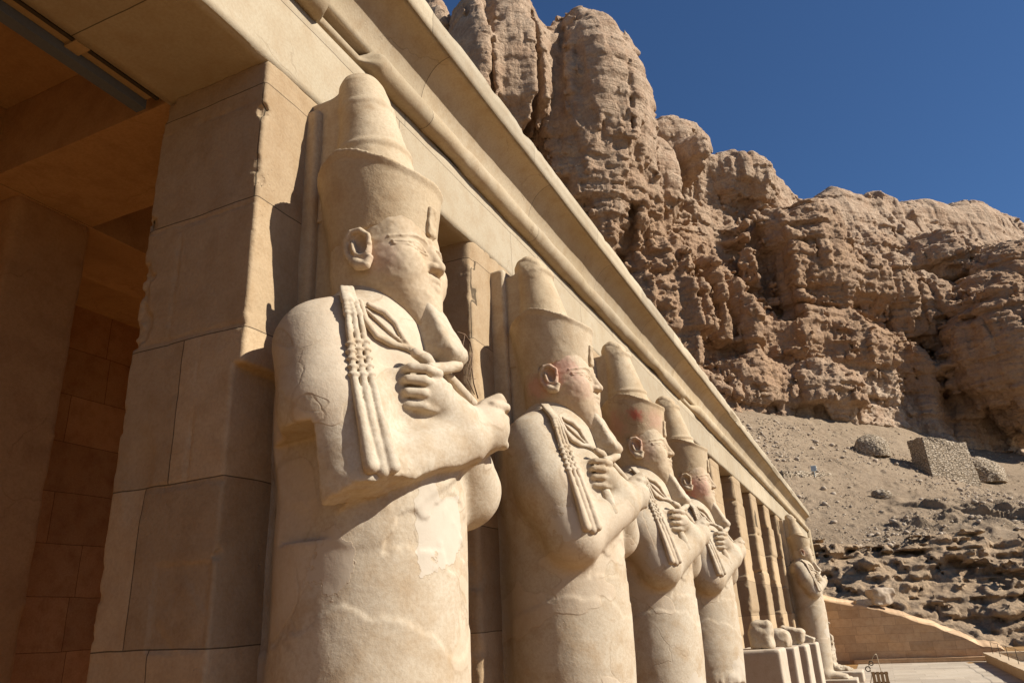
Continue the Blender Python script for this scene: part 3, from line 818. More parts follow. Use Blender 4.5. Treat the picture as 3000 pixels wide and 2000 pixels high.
# ------------------------------------------------------------------ statues (local frame: u out of the wall, v along it, z up)
def statue_body(h, broken):
    V = Vol((-0.2, -1.0, -2.55), (1.75, 1.0, 2.05), h)
    def shroud(X, Y, Z):
        r = np.interp(Z.ravel(), [-2.3, -1.9, -1.2, -0.3, 0.5, 1.0, 1.3], [0.40, 0.42, 0.48, 0.535, 0.54, 0.53, 0.50]).astype(np.float32)[None, None, :]
        d = np.sqrt(((X-0.475)*1.02)**2+Y**2)-r
        return np.maximum(d, np.maximum(Z-1.3, -2.3-Z))
    V.add((shroud, (-0.1, -0.6, -2.3), (1.1, 0.6, 1.3)))
    V.add(box((0.16, 0, -0.3), (0.34, 0.24, 2.0), 0.05), 0.12)
    V.add(ell((0.44, 0, 1.28), (0.49, 0.60, 0.72)), 0.18)                    # chest
    V.add(ell((0.42, 0, 1.60), (0.33, 0.54, 0.285)), 0.15)                    # shoulder yoke
    V.add(cap((0.46, 0, 1.5), (0.52, 0, 2.0), 0.25), 0.14)                   # neck
    for s in (-1, 1):
        V.add(cap((0.42, s*0.445, 1.52), (0.58, s*0.53, 1.12), 0.275, 0.268), 0.10)
        V.add(cap((0.58, s*0.53, 1.12), (0.75, s*0.50, 0.70 if s < 0 else 0.80), 0.265, 0.240), 0.10)
    # far forearm below, near forearm on top
    V.add(cap((0.80, 0.50, 0.80), (0.98, 0.02, 1.10), 0.225, 0.15), 0.05)
    V.add(cap((0.98, 0.02, 1.10), (0.96, -0.16, 1.22), 0.14, 0.12), 0.05)
    V.add(cap((0.75, -0.48, 0.71), (1.03, 0.02, 0.985), 0.230, 0.160), 0.05)
    V.add(cap((1.03, 0.02, 1.00), (1.08, 0.17, 1.07), 0.15, 0.135), 0.05)
    # fist of the near arm on the far breast: back of hand and four curled fingers
    V.add(ell((1.10, 0.24, 1.10), (0.135, 0.13, 0.145), rotm('X', 20)), 0.05)
    for i in range(4):
        z = 1.215-0.068*i
        V.add(path([(1.17-0.006*i, 0.20, z), (1.205-0.01*i, 0.285, z), (1.15, 0.36, z), (1.06, 0.36, z)], [0.031, 0.032, 0.030, 0.027]), 0.006)
    V.add(path([(1.10, 0.20, 1.22), (1.17, 0.27, 1.275), (1.16, 0.34, 1.27)], [0.04, 0.036, 0.03]), 0.02)
    # hand of the far arm on the near breast, fingers towards the near shoulder
    V.add(ell((0.955, -0.20, 1.225), (0.075, 0.10, 0.125), rotm('X', -12)), 0.04)
    for i in range(4):
        z = 1.325-0.066*i; a = 0.012*(i == 1)-0.02*(i == 3)
        V.add(path([(1.03-0.01*i, -0.20, z), (1.01-0.012*i, -0.29-a, z+0.005), (0.94-0.01*i, -0.345-a, z+0.01), (0.86, -0.33, z+0.01)], [0.031, 0.030, 0.028, 0.024]), 0.004)
    V.add(path([(0.98, -0.16, 1.34), (0.98, -0.25, 1.405), (0.95, -0.31, 1.43)], [0.042, 0.038, 0.03]), 0.015)
    # feet
    for s in (-1, 1):
        V.add(cap((0.55, s*0.2, -2.1), (0.62, s*0.2, -2.2), 0.2, 0.17), 0.1)
        V.add(cap((0.65, s*0.19, -2.18), (1.25, s*0.2, -2.27), 0.15, 0.09), 0.1)
        for i in range(5):
            V.add(cap((1.2, s*(0.10+0.048*i), -2.28), (1.43-0.03*i-(0.0 if i else 0.01), s*(0.09+0.052*i), -2.30), 0.05-0.004*i, 0.04-0.003*i), 0.02)
    if broken == 1:
        # near elbow knocked away: a square notch behind and a sheared underside
        def shear(X, Y, Z):      # flat broken underside of the forearm, outside the round of the shroud
            wob = 0.004*np.sin(X*23+Y*17)+0.003*np.sin(X*51-Y*39)
            top = 0.575+0.36*np.maximum(X-0.62, 0)+0.22*np.maximum(Y+0.45, 0)+wob
            return np.maximum(np.maximum(Z-top, 0.545-np.sqrt((X-0.475)**2+Y**2)), np.maximum(Y-0.10, 0.40-X))
        V.cut((shear, (0.35, -1.0, 0.2), (1.4, 0.12, 1.0)), 0.006)
        V.cut(box((0.30, -0.86, 0.72), (0.33, 0.38, 0.27), 0.008, rotm('Z', -10)), 0.006)
    if broken == 2:      # legs gnawed away
        for c, r in (((1.0, -0.32, -1.0), (0.34, 0.30, 0.26)), ((0.92, -0.42, -1.35), (0.34, 0.28, 0.42)), ((1.08, -0.1, -0.85), (0.2, 0.24, 0.13))): V.cut(ell(c, r), 0.02)
        V.roughen(0.10, 4.5, 4, 9, ridged=True, mask=lambda p: np.clip(1-np.hypot(p[:, 2]+1.1, (p[:, 1]+0.35)*1.2)/0.62, 0, 1)*(p[:, 0] > 0.5))
    V.roughen(0.006, 2.5, 2, 3)
    V.roughen(0.003, 12, 3, 5)
    def shell(zc, amp, seed, sc=2.2, lo=-9.0, reach=0.25):
        idx = np.nonzero(np.abs(V.f) < 0.06)
        p = np.stack([V.ax[i][idx[i]] for i in range(3)], 1)
        n = fbm(p, (sc, sc, sc*0.8), 4, seed)*reach
        m = np.clip((zc+n-p[:, 2])/0.02, 0, 1)*np.clip((p[:, 2]-lo-n)/0.02, 0, 1)
        if amp < 0: m = m*np.clip((p[:, 0]-0.80)/0.02, 0, 1)*np.clip((0.34-np.abs(p[:, 1]+0.08)+n*0.5)/0.02, 0, 1)
        V.f[idx] -= (m*amp).astype(np.float32)
    shell(0.0 if broken else 0.18, 0.008, 301, 2.8); shell(-0.9, 0.007, 307, 2.5); shell(0.62, -0.010, 311, 4.5, 0.36, 0.30)
    if broken == 1:
        V.roughen(0.016, 12, 4, 8, mask=lambda p: np.clip(1.2-np.abs(p[:, 2]-0.72)/0.22, 0, 1)*np.clip((-0.15-p[:, 1])*5, 0, 1)*np.clip((0.74-p[:, 2]+0.3*np.maximum(p[:, 0]-0.6, 0))*9, 0.12, 1))
    return V

def statue_head(h):
    V = Vol((0.05, -0.48, 1.55), (1.1, 0.48, 2.62), h)
    def boxy(c, r, p):
        def fn(X, Y, Z):
            x, y, z = np.abs(X-c[0])/r[0], np.abs(Y-c[1])/r[1], np.abs(Z-c[2])/r[2]
            q = ((x**p+y**p)**(2.2/p)+z**2.2)**(1/2.2)
            return (q-1)*min(r)*0.95
        return fn, np.array(c)-np.array(r)*1.1, np.array(c)+np.array(r)*1.1
    V.add(boxy((0.54, 0, 2.20), (0.33, 0.310, 0.45), 2.7))
    V.add(boxy((0.63, 0, 2.04), (0.255, 0.262, 0.26), 2.6), 0.08)
    V.add(ell((0.765, 0, 1.87), (0.110, 0.135, 0.09)), 0.12)
    V.add(cap((0.42, 0, 1.5), (0.47, 0, 2.05), 0.245, 0.25), 0.08)
    for s in (-1, 1):
        V.add(ell((0.76, s*0.145, 2.075), (0.10, 0.10, 0.11)), 0.08)
        V.cut(ell((0.925, s*0.135, 2.195), (0.085, 0.095, 0.040)), 0.04)       # sockets
        V.cut(ell((0.960, s*0.095, 2.12), (0.07, 0.03, 0.05)), 0.05)          # beside the nose
    # nose
    V.add(path([(0.855, 0, 2.27), (0.880, 0, 2.19), (0.915, 0, 2.125), (0.935, 0, 2.088)], [0.03, 0.028, 0.030, 0.034]), 0.03)
    for s in (-1, 1):
        V.add(ell((0.895, s*0.040, 2.080), (0.045, 0.030, 0.026)), 0.02)
    V.cut(box((0.945, 0, 2.036), (0.06, 0.08, 0.008), 0.004), 0.010)
    # muzzle and lips
    V.add(ell((0.79, 0, 1.985), (0.105, 0.115, 0.075)), 0.04)
    V.add(path([(0.845, -0.100, 2.004), (0.885, -0.05, 2.004), (0.903, 0, 1.998), (0.885, 0.05, 2.004), (0.845, 0.100, 2.004)], [0.012, 0.021, 0.024, 0.021, 0.012]), 0.010)
    V.add(path([(0.840, -0.092, 1.978), (0.875, -0.045, 1.958), (0.893, 0, 1.954), (0.875, 0.045, 1.958), (0.840, 0.092, 1.978)], [0.010, 0.022, 0.025, 0.022, 0.010]), 0.008)
    V.cut(path([(0.855, -0.095, 1.990), (0.905, -0.050, 1.979), (0.925, 0, 1.977), (0.905, 0.050, 1.979), (0.855, 0.095, 1.990)], 0.006), 0.004)
    V.add(ell((0.785, 0, 1.855), (0.088, 0.09, 0.055)), 0.03)
    V.add(cap((0.735, 0, 1.92), (0.86, 0, 1.68), 0.105, 0.100), 0.12)      # chin running into the beard
    # features that follow the face: trace the surface along u
    us = V.ax[0]
    def surf(v, z):
        j = int(round((v-V.lo[1])/V.h)); k = int(round((z-V.lo[2])/V.h))
        col = V.f[:, j, k]; i = np.nonzero(col < 0)[0].max()
        return us[i]+V.h*col[i]/(col[i]-col[i+1])
    def on(pts, r, off=0.0):
        return path([(surf(v, z)+off, v, z) for v, z in pts], r)
    feats = []
    for s in (-1, 1):
        eye = [(s*0.075, 2.185), (s*0.10, 2.190), (s*0.13, 2.193), (s*0.16, 2.192), (s*0.19, 2.188)]
        feats.append((on(eye, [0.014, 0.024, 0.030, 0.024, 0.012], -0.003), 0.006))
        lid = [(s*0.058, 2.160), (s*0.070, 2.190), (s*0.095, 2.212), (s*0.13, 2.220), (s*0.165, 2.216), (s*0.20, 2.204), (s*0.235, 2.197), (s*0.270, 2.194)]
        feats.append((on(lid, [0.007, 0.010, 0.012, 0.012, 0.012, 0.010, 0.010, 0.009], 0.004), 0.003))
        low = [(s*0.065, 2.160), (s*0.10, 2.160), (s*0.14, 2.162), (s*0.18, 2.170), (s*0.21, 2.178), (s*0.27, 2.176)]
        feats.append((on(low, 0.008, 0.003), 0.003))
        brow = [(s*0.05, 2.250), (s*0.09, 2.262), (s*0.14, 2.265), (s*0.19, 2.252), (s*0.235, 2.240), (s*0.275, 2.232)]
        feats.append((on(brow, [0.008, 0.010, 0.011, 0.011, 0.010, 0.009], 0.0), 0.006))
    for p, k in feats: V.add(p, k)
    V.roughen(0.004, 9, 3, 21)
    V.roughen(0.0025, 32, 2, 22)
    return V

def ear_vol(h, s):
    V = Vol((0.40, min(s*0.25, s*0.47), 1.96), (0.78, max(s*0.25, s*0.47), 2.40), h)
    R = rotm('Y', -14)
    V.add(ell((0.575, s*0.325, 2.215), (0.085, 0.05, 0.115), R))
    V.cut(ell((0.590, s*0.385, 2.222), (0.058, 0.075, 0.078), R), 0.008)
    hel = [(0.525, s*0.345, 2.115), (0.485, s*0.362, 2.18), (0.485, s*0.372, 2.26), (0.525, s*0.372, 2.32), (0.59, s*0.362, 2.328), (0.645, s*0.350, 2.285), (0.655, s*0.340, 2.225)]
    V.add(path(hel, [0.022, 0.022, 0.022, 0.022, 0.02, 0.018, 0.014]), 0.015)
    V.add(ell((0.545, s*0.36, 2.20), (0.018, 0.03, 0.06), R), 0.02)
    V.add(path([(0.535, s*0.345, 2.12), (0.575, s*0.35, 2.075), (0.635, s*0.345, 2.065), (0.655, s*0.335, 2.115)], [0.030, 0.038, 0.034, 0.026]), 0.02)
    V.roughen(0.006, 22, 3, 31)
    V.lo = np.array((0.575, s*0.33, 2.17))+(V.lo-np.array((0.575, s*0.33, 2.20)))*0.90; V.h *= 0.90; V.lo[2] -= 0.012
    return V

def red_crown_vol(h):
    V = Vol((-0.15, -0.55, 1.75), (1.1, 0.55, 3.0), h)
    def fn(X, Y, Z):
        zt = 2.865-0.26*np.maximum(X-0.45, 0)-0.16*np.maximum(X-0.6, 0)-0.30*np.maximum(0.42-X, 0)        # rim leans down to the brow
        zb = np.where(X < 0.66, 2.315-np.clip((0.66-X)/0.14, 0, 1)*0.02-np.clip((0.46-X)/0.06, 0, 1)*0.45, 2.315)
        t = np.clip((Z-2.28)/0.57, 0, 1.1); lo = np.clip((2.28-Z)/0.35, 0, 1)
        ru = 0.352+0.066*t-0.06*lo; rv = 0.318+0.090*t-0.075*lo
        cu = 0.515-0.030*t-0.03*lo
        q = np.sqrt(((X-cu)/ru)**2+(Y/rv)**2)
        d = (q-1)*np.minimum(ru, rv)-0.014*np.clip((Z-zt+0.06)/0.05, 0, 1)
        return np.maximum(d, np.maximum(Z-zt, zb-Z))
    V.add((fn, (-0.1, -0.5, 1.8), (1.05, 0.5, 3.0)))
    V.add(box((0.04, 0, 2.35), (0.20, 0.14, 0.5), 0.04), 0.05)
    V.roughen(0.006, 3, 2, 41)
    V.roughen(0.003, 14, 3, 42)
    V.roughen(0.010, 11, 3, 43, mask=lambda p: np.clip(1-np.abs(p[:, 2]-(2.86-0.30*(p[:, 0]-0.45)))/0.05, 0, 1))
    return V

def white_crown_vol(h, worn):
    V = Vol((-0.25, -0.45, 2.56), (1.1, 0.45, 3.9), h)
    zz = [2.5, 2.7, 2.85, 3.0, 3.15, 3.3, 3.45, 3.56, 3.66, 3.73, 3.775, 3.79]
    rr = [0.26, 0.28, 0.278, 0.255, 0.230, 0.208, 0.192, 0.183, 0.165, 0.13, 0.07, 0.0]
    cc = [0.50, 0.48, 0.455, 0.43, 0.41, 0.385, 0.355, 0.33, 0.31, 0.30, 0.295, 0.295]
    def fn(X, Y, Z):
        z = Z.ravel()
        r = np.interp(z, zz, rr).astype(np.float32)[None, None, :]; c = np.interp(z, zz, cc).astype(np.float32)[None, None, :]
        d = (np.sqrt((X-c)**2+Y**2)-r)*0.93
        return np.maximum(d, Z-3.79)
    V.add((fn, (-0.1, -0.42, 2.5), (0.9, 0.42, 3.8)))
    V.add(box((0.02, 0, 3.02), (0.21, 0.155, 0.55), 0.04), 0.04)     # upright of the red crown
    V.roughen(0.007, 4, 3, 51+worn)
    V.roughen(0.003, 16, 3, 52)
    if worn == 2:
        V.add(ell((0.44, 0.0, 3.0), (0.265, 0.262, 0.09)), 0.006); V.add(ell((0.335, 0.02, 3.55), (0.205, 0.20, 0.10)), 0.008)
        V.roughen(0.03, 9, 4, 57, mask=lambda p: np.clip((p[:, 2]-3.42)*4, 0, 1)*(p[:, 0] > 0.25))
    if worn == 1:   # sheared shells
        V.add(ell((0.43, 0.0, 3.02), (0.265, 0.262, 0.11)), 0.008)
        V.add(ell((0.355, 0.0, 3.42), (0.208, 0.202, 0.12)), 0.006)
    if worn == 3:
        V.add(path([(0.94, 0, 2.62), (0.97, 0.0, 2.9), (0.93, 0, 2.98), (0.86, 0, 2.96)], [0.06, 0.05, 0.06, 0.05]), 0.05)
    return V

def beard_vol(h):
    V = Vol((0.5, -0.25, 1.3), (1.3, 0.25, 2.1), h)
    a = np.array((0.690, 0, 2.0)); b = np.array((0.970, 0, 1.475)); e = (b-a)/np.linalg.norm(b-a); n = np.array((-e[2], 0, e[0])); L = float(np.linalg.norm(b-a))
    def fn(X, Y, Z):
        s = (X-a[0])*e[0]+(Z-a[2])*e[2]; wd = (X-a[0])*n[0]+(Z-a[2])*n[2]
        t = np.clip(s/L, 0, 1)
        hw = 0.122-0.016*t-0.03*np.clip(0.2-t, 0, 1); hv = 0.078+0.042*t-0.12*np.clip(0.2-t, 0, 1)
        rd = 0.035
        qx = np.abs(wd)-hw+rd; qy = np.abs(Y)-hv+rd; qz = np.abs(s-L/2)-L/2+rd
        return np.sqrt(np.maximum(qx, 0)**2+np.maximum(qy, 0)**2+np.maximum(qz, 0)**2)+np.minimum(np.maximum(qx, np.maximum(qy, qz)), 0)-rd
    V.add((fn, (0.55, -0.2, 1.35), (1.25, 0.2, 2.05)))
    V.add(ell((1.0, 0, 1.49), (0.095, 0.105, 0.075)), 0.05)
    V.roughen(0.008, 7, 3, 61)
    V.roughen(0.006, 22, 3, 62)
    V.roughen(0.018, 12, 3, 63, mask=lambda p: np.clip((1.60-p[:, 2])*7, 0, 1))
    return V

def uraeus_vol(h):
    V = Vol((0.75, -0.12, 2.15), (1.05, 0.12, 2.66), h)
    V.add(box((0.862, 0, 2.420), (0.035, 0.048, 0.100), 0.014, rotm('Y', 4)))
    V.add(path([(0.855, 0, 2.33), (0.855, 0, 2.27)], [0.03, 0.016]), 0.02)
    V.roughen(0.010, 18, 3, 71)
    return V
# ------------------------------------------------------------------ assemble the statues
S0 = 1.0
YC = [3.62, 6.50, 9.38, 12.22]
def vobj(V, name, mat, parent, smooth=True):
    v, f = V.mesh()
    o = mesh_obj(name, v, f, mat, None, smooth)
    if parent: o.parent = parent
    return o
def flail_vol(h):
    V = Vol((0.35, -0.80, 0.66), (1.12, -0.35, 2.02), h)
    A = [(0.50, -0.40, 1.90), (0.663, -0.575, 1.712), (0.695, -0.585, 1.588), (0.755, -0.632, 1.397), (0.815, -0.682, 1.216), (0.876, -0.692, 0.989), (0.925, -0.675, 0.745)]
    B = [(0.52, -0.38, 1.90), (0.675, -0.555, 1.716), (0.715, -0.555, 1.591), (0.758, -0.575, 1.428), (0.838, -0.638, 1.225), (0.905, -0.655, 0.992), (0.955, -0.620, 0.730)]
    C = [(0.54, -0.36, 1.90), (0.68, -0.509, 1.719), (0.72, -0.505, 1.609), (0.776, -0.535, 1.436), (0.856, -0.595, 1.233), (0.934, -0.615, 0.997), (0.99, -0.590, 0.750)]
    def lerp(P, t):
        t = t*(len(P)-1); i = min(int(t), len(P)-2); f = t-i
        return tuple(np.array(P[i])*(1-f)+np.array(P[i+1])*f)
    for q, P in enumerate((A, B, C)):
        V.add(path(P[1:5], [0.016, 0.018, 0.018, 0.018]), 0.004)
        V.add(path(P[4:], [0.020, 0.026, 0.040]), 0.008)
        for t in (0.18, 0.215, 0.25, 0.285): V.add(ell(lerp(P, t), (0.024, 0.024, 0.021)), 0.003)
        for t in (0.48, 0.525, 0.57, 0.615, 0.66): V.add(ell(lerp(P, t), (0.030, 0.030, 0.015)), 0.005)
    V.add(path([A[0], A[1]], [0.014, 0.024]), 0.01); V.add(path([B[0], B[1]], [0.014, 0.022]), 0.02); V.add(path([C[0], C[1]], [0.014, 0.02]), 0.02)
    V.roughen(0.004, 20, 3, 81)
    return V
def crook_vol(h):
    V = Vol((0.60, -0.55, 1.15), (1.25, 0.25, 1.80), h)
    V.add(path([(0.685, -0.468, 1.734), (0.738, -0.482, 1.601), (0.775, -0.428, 1.528), (0.82, -0.355, 1.496), (0.865, -0.263, 1.491)], [0.018, 0.020, 0.021, 0.020, 0.018]), 0.006)
    V.add(path([(0.70, -0.408, 1.739), (0.76, -0.336, 1.705), (0.805, -0.29, 1.64), (0.842, -0.275, 1.557), (0.87, -0.25, 1.494)], [0.017, 0.019, 0.019, 0.018, 0.017]), 0.006)
    V.add(path([(0.70, -0.43, 1.70), (0.78, -0.36, 1.60), (0.86, -0.255, 1.495)], [0.008, 0.014, 0.010]), 0.006)
    V.add(path([(0.865, -0.25, 1.492), (0.93, -0.10, 1.44), (0.985, 0.03, 1.36), (1.05, 0.16, 1.24)], [0.026, 0.026, 0.028, 0.03]), 0.008)
    V.add(path([(1.00, -0.24, 1.35), (1.03, -0.11, 1.385), (1.04, 0.0, 1.43)], [0.034, 0.034, 0.036]), 0.008)
    V.roughen(0.004, 18, 3, 83)
    return V

def make_statue(label, broken, face_mat, crown_mat, worn, h=0.012):
    t = empty('osiride_statue')
    vobj(statue_body(h, broken), 'body', M_STATUE_A if broken == 1 else M_STATUE, t)
    hd = vobj(statue_head(0.007), 'head', face_mat, t)
    for s in (-1, 1): vobj(ear_vol(0.006, s), 'ear', face_mat, hd)
    vobj(red_crown_vol(0.011), 'red_crown', crown_mat, t)
    vobj(white_crown_vol(0.012, worn), 'white_crown', M_CROWN, t)
    vobj(uraeus_vol(0.008), 'uraeus', M_CROWN, t)
    vobj(beard_vol(0.010), 'false_beard', M_STATUE, t)
    vobj(flail_vol(0.007), 'flail', M_STATUE, t)
    vobj(crook_vol(0.007), 'crook', M_STATUE, t)
    V = Vol((-0.3, -0.4, -2.6), (0.2, 0.4, 3.75), 0.015)
    V.add(box((-0.06, 0, 0.55), (0.15, 0.205, 2.92), 0.035)); V.roughen(0.008, 5, 3, 91); V.roughen(0.012, 12, 3, 92, mask=lambda p: np.clip((p[:, 2]-3.3)*5, 0, 1))
    vobj(V, 'back_slab', M_CROWN, t)
    V = Vol((-0.3, -0.8, -2.85), (1.75, 0.8, -2.25), 0.025)
    V.add(box((0.68, 0, -2.56), (0.95, 0.62, 0.24), 0.02)); V.roughen(0.008, 6, 3, 93)
    vobj(V, 'statue_base', M_PLINTH, t)
    t.scale = (S0, S0, S0)
    tag(t, label, 'statue', 'colossal royal statues along the portico')
    return t
def retune(t, part, mat):
    for o in [t]+list(t.children_recursive):
        if o.name.split('.')[0] == part: o.data = o.data.copy(); o.data.materials[0] = mat
s1 = make_statue('largest nearest colossal statue, its near elbow broken off, beside the dark open bay', 1, M_FACE, M_CROWN, 1)
s1.location = (-3*S0, YC[0], 0)
s2 = make_statue('second colossal statue, rosy paint behind the eye and a stubby rod in its fist', 0, M_FACE_B, M_CROWN, 2, 0.016)
s2.location = (-3*S0+0.06, YC[1], -0.03)
V = Vol((0.7, -0.4, 0.75), (1.15, -0.05, 1.2), 0.008); V.add(cap((0.95, -0.20, 1.12), (1.03, -0.27, 0.90), 0.050, 0.055)); V.roughen(0.012, 16, 3, 95)
vobj(V, 'rod', M_STATUE, s2)
s3 = copy_tree(s2); s3.location = (-3*S0+0.04, YC[2], -0.14)
s3['label'] = 'third colossal statue, a red paint blot on the crown above the ear'
retune(s3, 'red_crown', M_CROWN_RED); retune(s3, 'head', M_FACE)
s4 = copy_tree(s2); s4.location = (-3*S0+0.04, YC[3], -0.16)
for o in list(s4.children):
    if o.name.startswith('body'):
        nb_ = vobj(statue_body(0.016, 2), 'body', M_STATUE, s4); bpy.data.objects.remove(o)
s4['label'] = 'fourth colossal statue, deep red cheek and neck, its legs badly broken'
retune(s4, 'head', M_FACE_C); retune(s4, 'ear', M_FACE)
s5 = copy_tree(s2); s5.location = (-3*S0+0.06, 32.25, -0.02); s5.scale = (1.05, 1.08, 1.0)
s5['label'] = 'farthest whole colossal statue, worn plain face, standing past the empty plinths'
retune(s5, 'head', M_FACE)

for t in (s2, s3, s4, s5):
    for o in t.children:
        if o.name.startswith('white_crown'): o.location.z = -0.17 if t is s2 else (-0.06 if t is s3 else -0.10)
# ------------------------------------------------------------------ terrace
TX1 = 16.0
o = boxobj('terrace_floor', (-9.0, -12.0, GZ-1.4), (TX1, 60.0, GZ), M_FLOOR, 0.8, 3, 0.012); tag(o, kind='structure')

o = boxobj('pavement', (-1.6, 22.0, GZ-0.3), (9.0, 46.4, GZ+0.006), M_PALE, 0.6, 4, 0.004); tag(o, kind='structure')
# retaining wall at the far end of the terrace
WY = 46.6
top_px = [(2380, 1745), (2470, 1768), (2530, 1772), (2570, 1786), (2640, 1800), (2700, 1822), (2760, 1845), (2830, 1868), (2880, 1890), (2930, 1897), (2946, 1905), (2958, 1925)]
T = np.array([at_y(x, y, WY) for x, y in top_px])
xs = np.linspace(T[0, 0], T[-1, 0], 150); zt = np.interp(xs, T[:, 0], T[:, 2]); zt = zt+fbm(np.stack([xs, xs*0, xs*0], 1), 1.2, 4, 501)*0.14
nz = 40; V = []; Fq = []
for side, yy in ((0, WY), (1, WY+1.6)):
    for a, x in enumerate(xs):
        for b in range(nz): V.append((x, yy+0.02*((b % 2)), GZ-0.05+(zt[a]-GZ+0.05)*b/(nz-1)+(0.25 if side else 0)*(b == nz-1)))
V = np.array(V); n1 = len(xs)
nn = fbm(V, (1.0, 1.0, 2.0), 4, 503); V[:, 1] += nn*0.06*np.where(np.arange(len(V)) < n1*nz, 1, -1)
i, j = np.meshgrid(np.arange(n1-1), np.arange(nz-1), indexing='ij'); q = np.stack([i*nz+j, (i+1)*nz+j, (i+1)*nz+j+1, i*nz+j+1], -1).reshape(-1, 4)
i = np.arange(n1-1); capq = np.stack([i*nz+nz-1, (i+1)*nz+nz-1, n1*nz+(i+1)*nz+nz-1, n1*nz+i*nz+nz-1], -1)
endq = np.array([[n1*nz-nz+b, n1*nz*2-nz+b, n1*nz*2-nz+b+1, n1*nz-nz+b+1] for b in range(nz-1)])
rw = mesh_obj('retaining_wall', V, np.concatenate([q, q[:, ::-1]+n1*nz, capq, endq]), M_WALL, smooth=False)
tag(rw, 'orange brown retaining wall with a sloping broken top at the end of the terrace', 'wall')
o = boxobj('footing', (T[1, 0], WY-0.35, GZ-0.02), (T[-2, 0]-0.4, WY+0.01, GZ+0.22), M_WALL, 0.3, 7, 0.03); o.parent = rw

# low parapet round the head of the ramp: an L of plastered blocks with a coping
pw = empty('parapet', (3.8, 40.6, GZ))
tag(pw, 'low plastered parapet turning a corner at the far right of the terrace', 'parapet')
def ppart(o): o.parent = pw; o.matrix_parent_inverse = Matrix.Translation((-3.8, -40.6, -GZ)); return o
M_PLASTER = stone('parapet_plaster', base=(0.52, 0.38, 0.24), pale=(0.57, 0.44, 0.29), dark=(0.42, 0.28, 0.16), bump=0.6, pits=0.2)
PC = at_z(2889.6, 1937.6, GZ)
ppart(boxobj('side_wall', (PC[0], 14.0, GZ-0.02), (PC[0]+0.45, PC[1], GZ+0.33), M_PLASTER, 0.4, 11, 0.012))
ppart(boxobj('coping', (PC[0]-0.05, 13.95, GZ+0.332), (PC[0]+0.52, PC[1]+0.04, GZ+0.42), M_PLASTER, 0.4, 12, 0.012))
ppart(boxobj('end_wall', (PC[0]+0.452, PC[1]-0.45, GZ-0.02), (PC[0]+9.5, PC[1], GZ+0.35), M_PLASTER, 0.4, 13, 0.012))
ppart(boxobj('coping', (PC[0]+0.53, PC[1]-0.50, GZ+0.352), (PC[0]+9.5, PC[1]+0.04, GZ+0.44), M_PLASTER, 0.4, 14, 0.012))

# shattered legs of a statue beyond the far whole one
V = Vol((-3.2, 34.6, GZ), (-0.4, 36.9, -0.1), 0.035)
def legs(X, Y, Z):
    r = np.interp(Z.ravel(), [-2.7, -2.3, -1.4, -0.3], [0.5, 0.45, 0.50, 0.54]).astype(np.float32)[None, None, :]
    return np.maximum(np.sqrt((X+2.5)**2+(Y-35.6)**2)-r, np.maximum(-2.3-Z, Z+0.45))
V.add((legs, (-3.2, 35, -2.4), (-1.8, 36.3, -0.4)))
V.add(cap((-2.3, 35.4, -2.15), (-1.55, 35.4, -2.28), 0.22, 0.11), 0.15); V.add(cap((-2.3, 35.85, -2.15), (-1.55, 35.85, -2.28), 0.22, 0.11), 0.15)
V.cut(ell((-2.05, 35.0, -1.0), (0.5, 0.5, 0.75)), 0.05); V.cut(ell((-1.9, 35.9, -0.6), (0.35, 0.6, 0.4)), 0.05)
V.roughen(0.09, 2.2, 4, 641); V.roughen(0.05, 8, 3, 643, ridged=True)
bs = empty('broken_statue', (-2.5, 35.6, GZ)); tag(bs, 'shattered legs and feet of a statue past the farthest whole statue', 'statue')
def bpart(o): o.parent = bs; o.matrix_parent_inverse = Matrix.Translation((2.5, -35.6, -GZ)); return o
v, f = V.mesh(); bpart(mesh_obj('body', v, f, M_STATUE))
V = Vol((-3.2, 34.8, GZ-0.1), (-0.9, 36.5, -2.2), 0.04); V.add(box((-2.05, 35.6, -2.5), (0.95, 0.72, 0.21), 0.03)); V.roughen(0.02, 3, 3, 647)
v, f = V.mesh(); bpart(mesh_obj('statue_base', v, f, M_PLINTH))
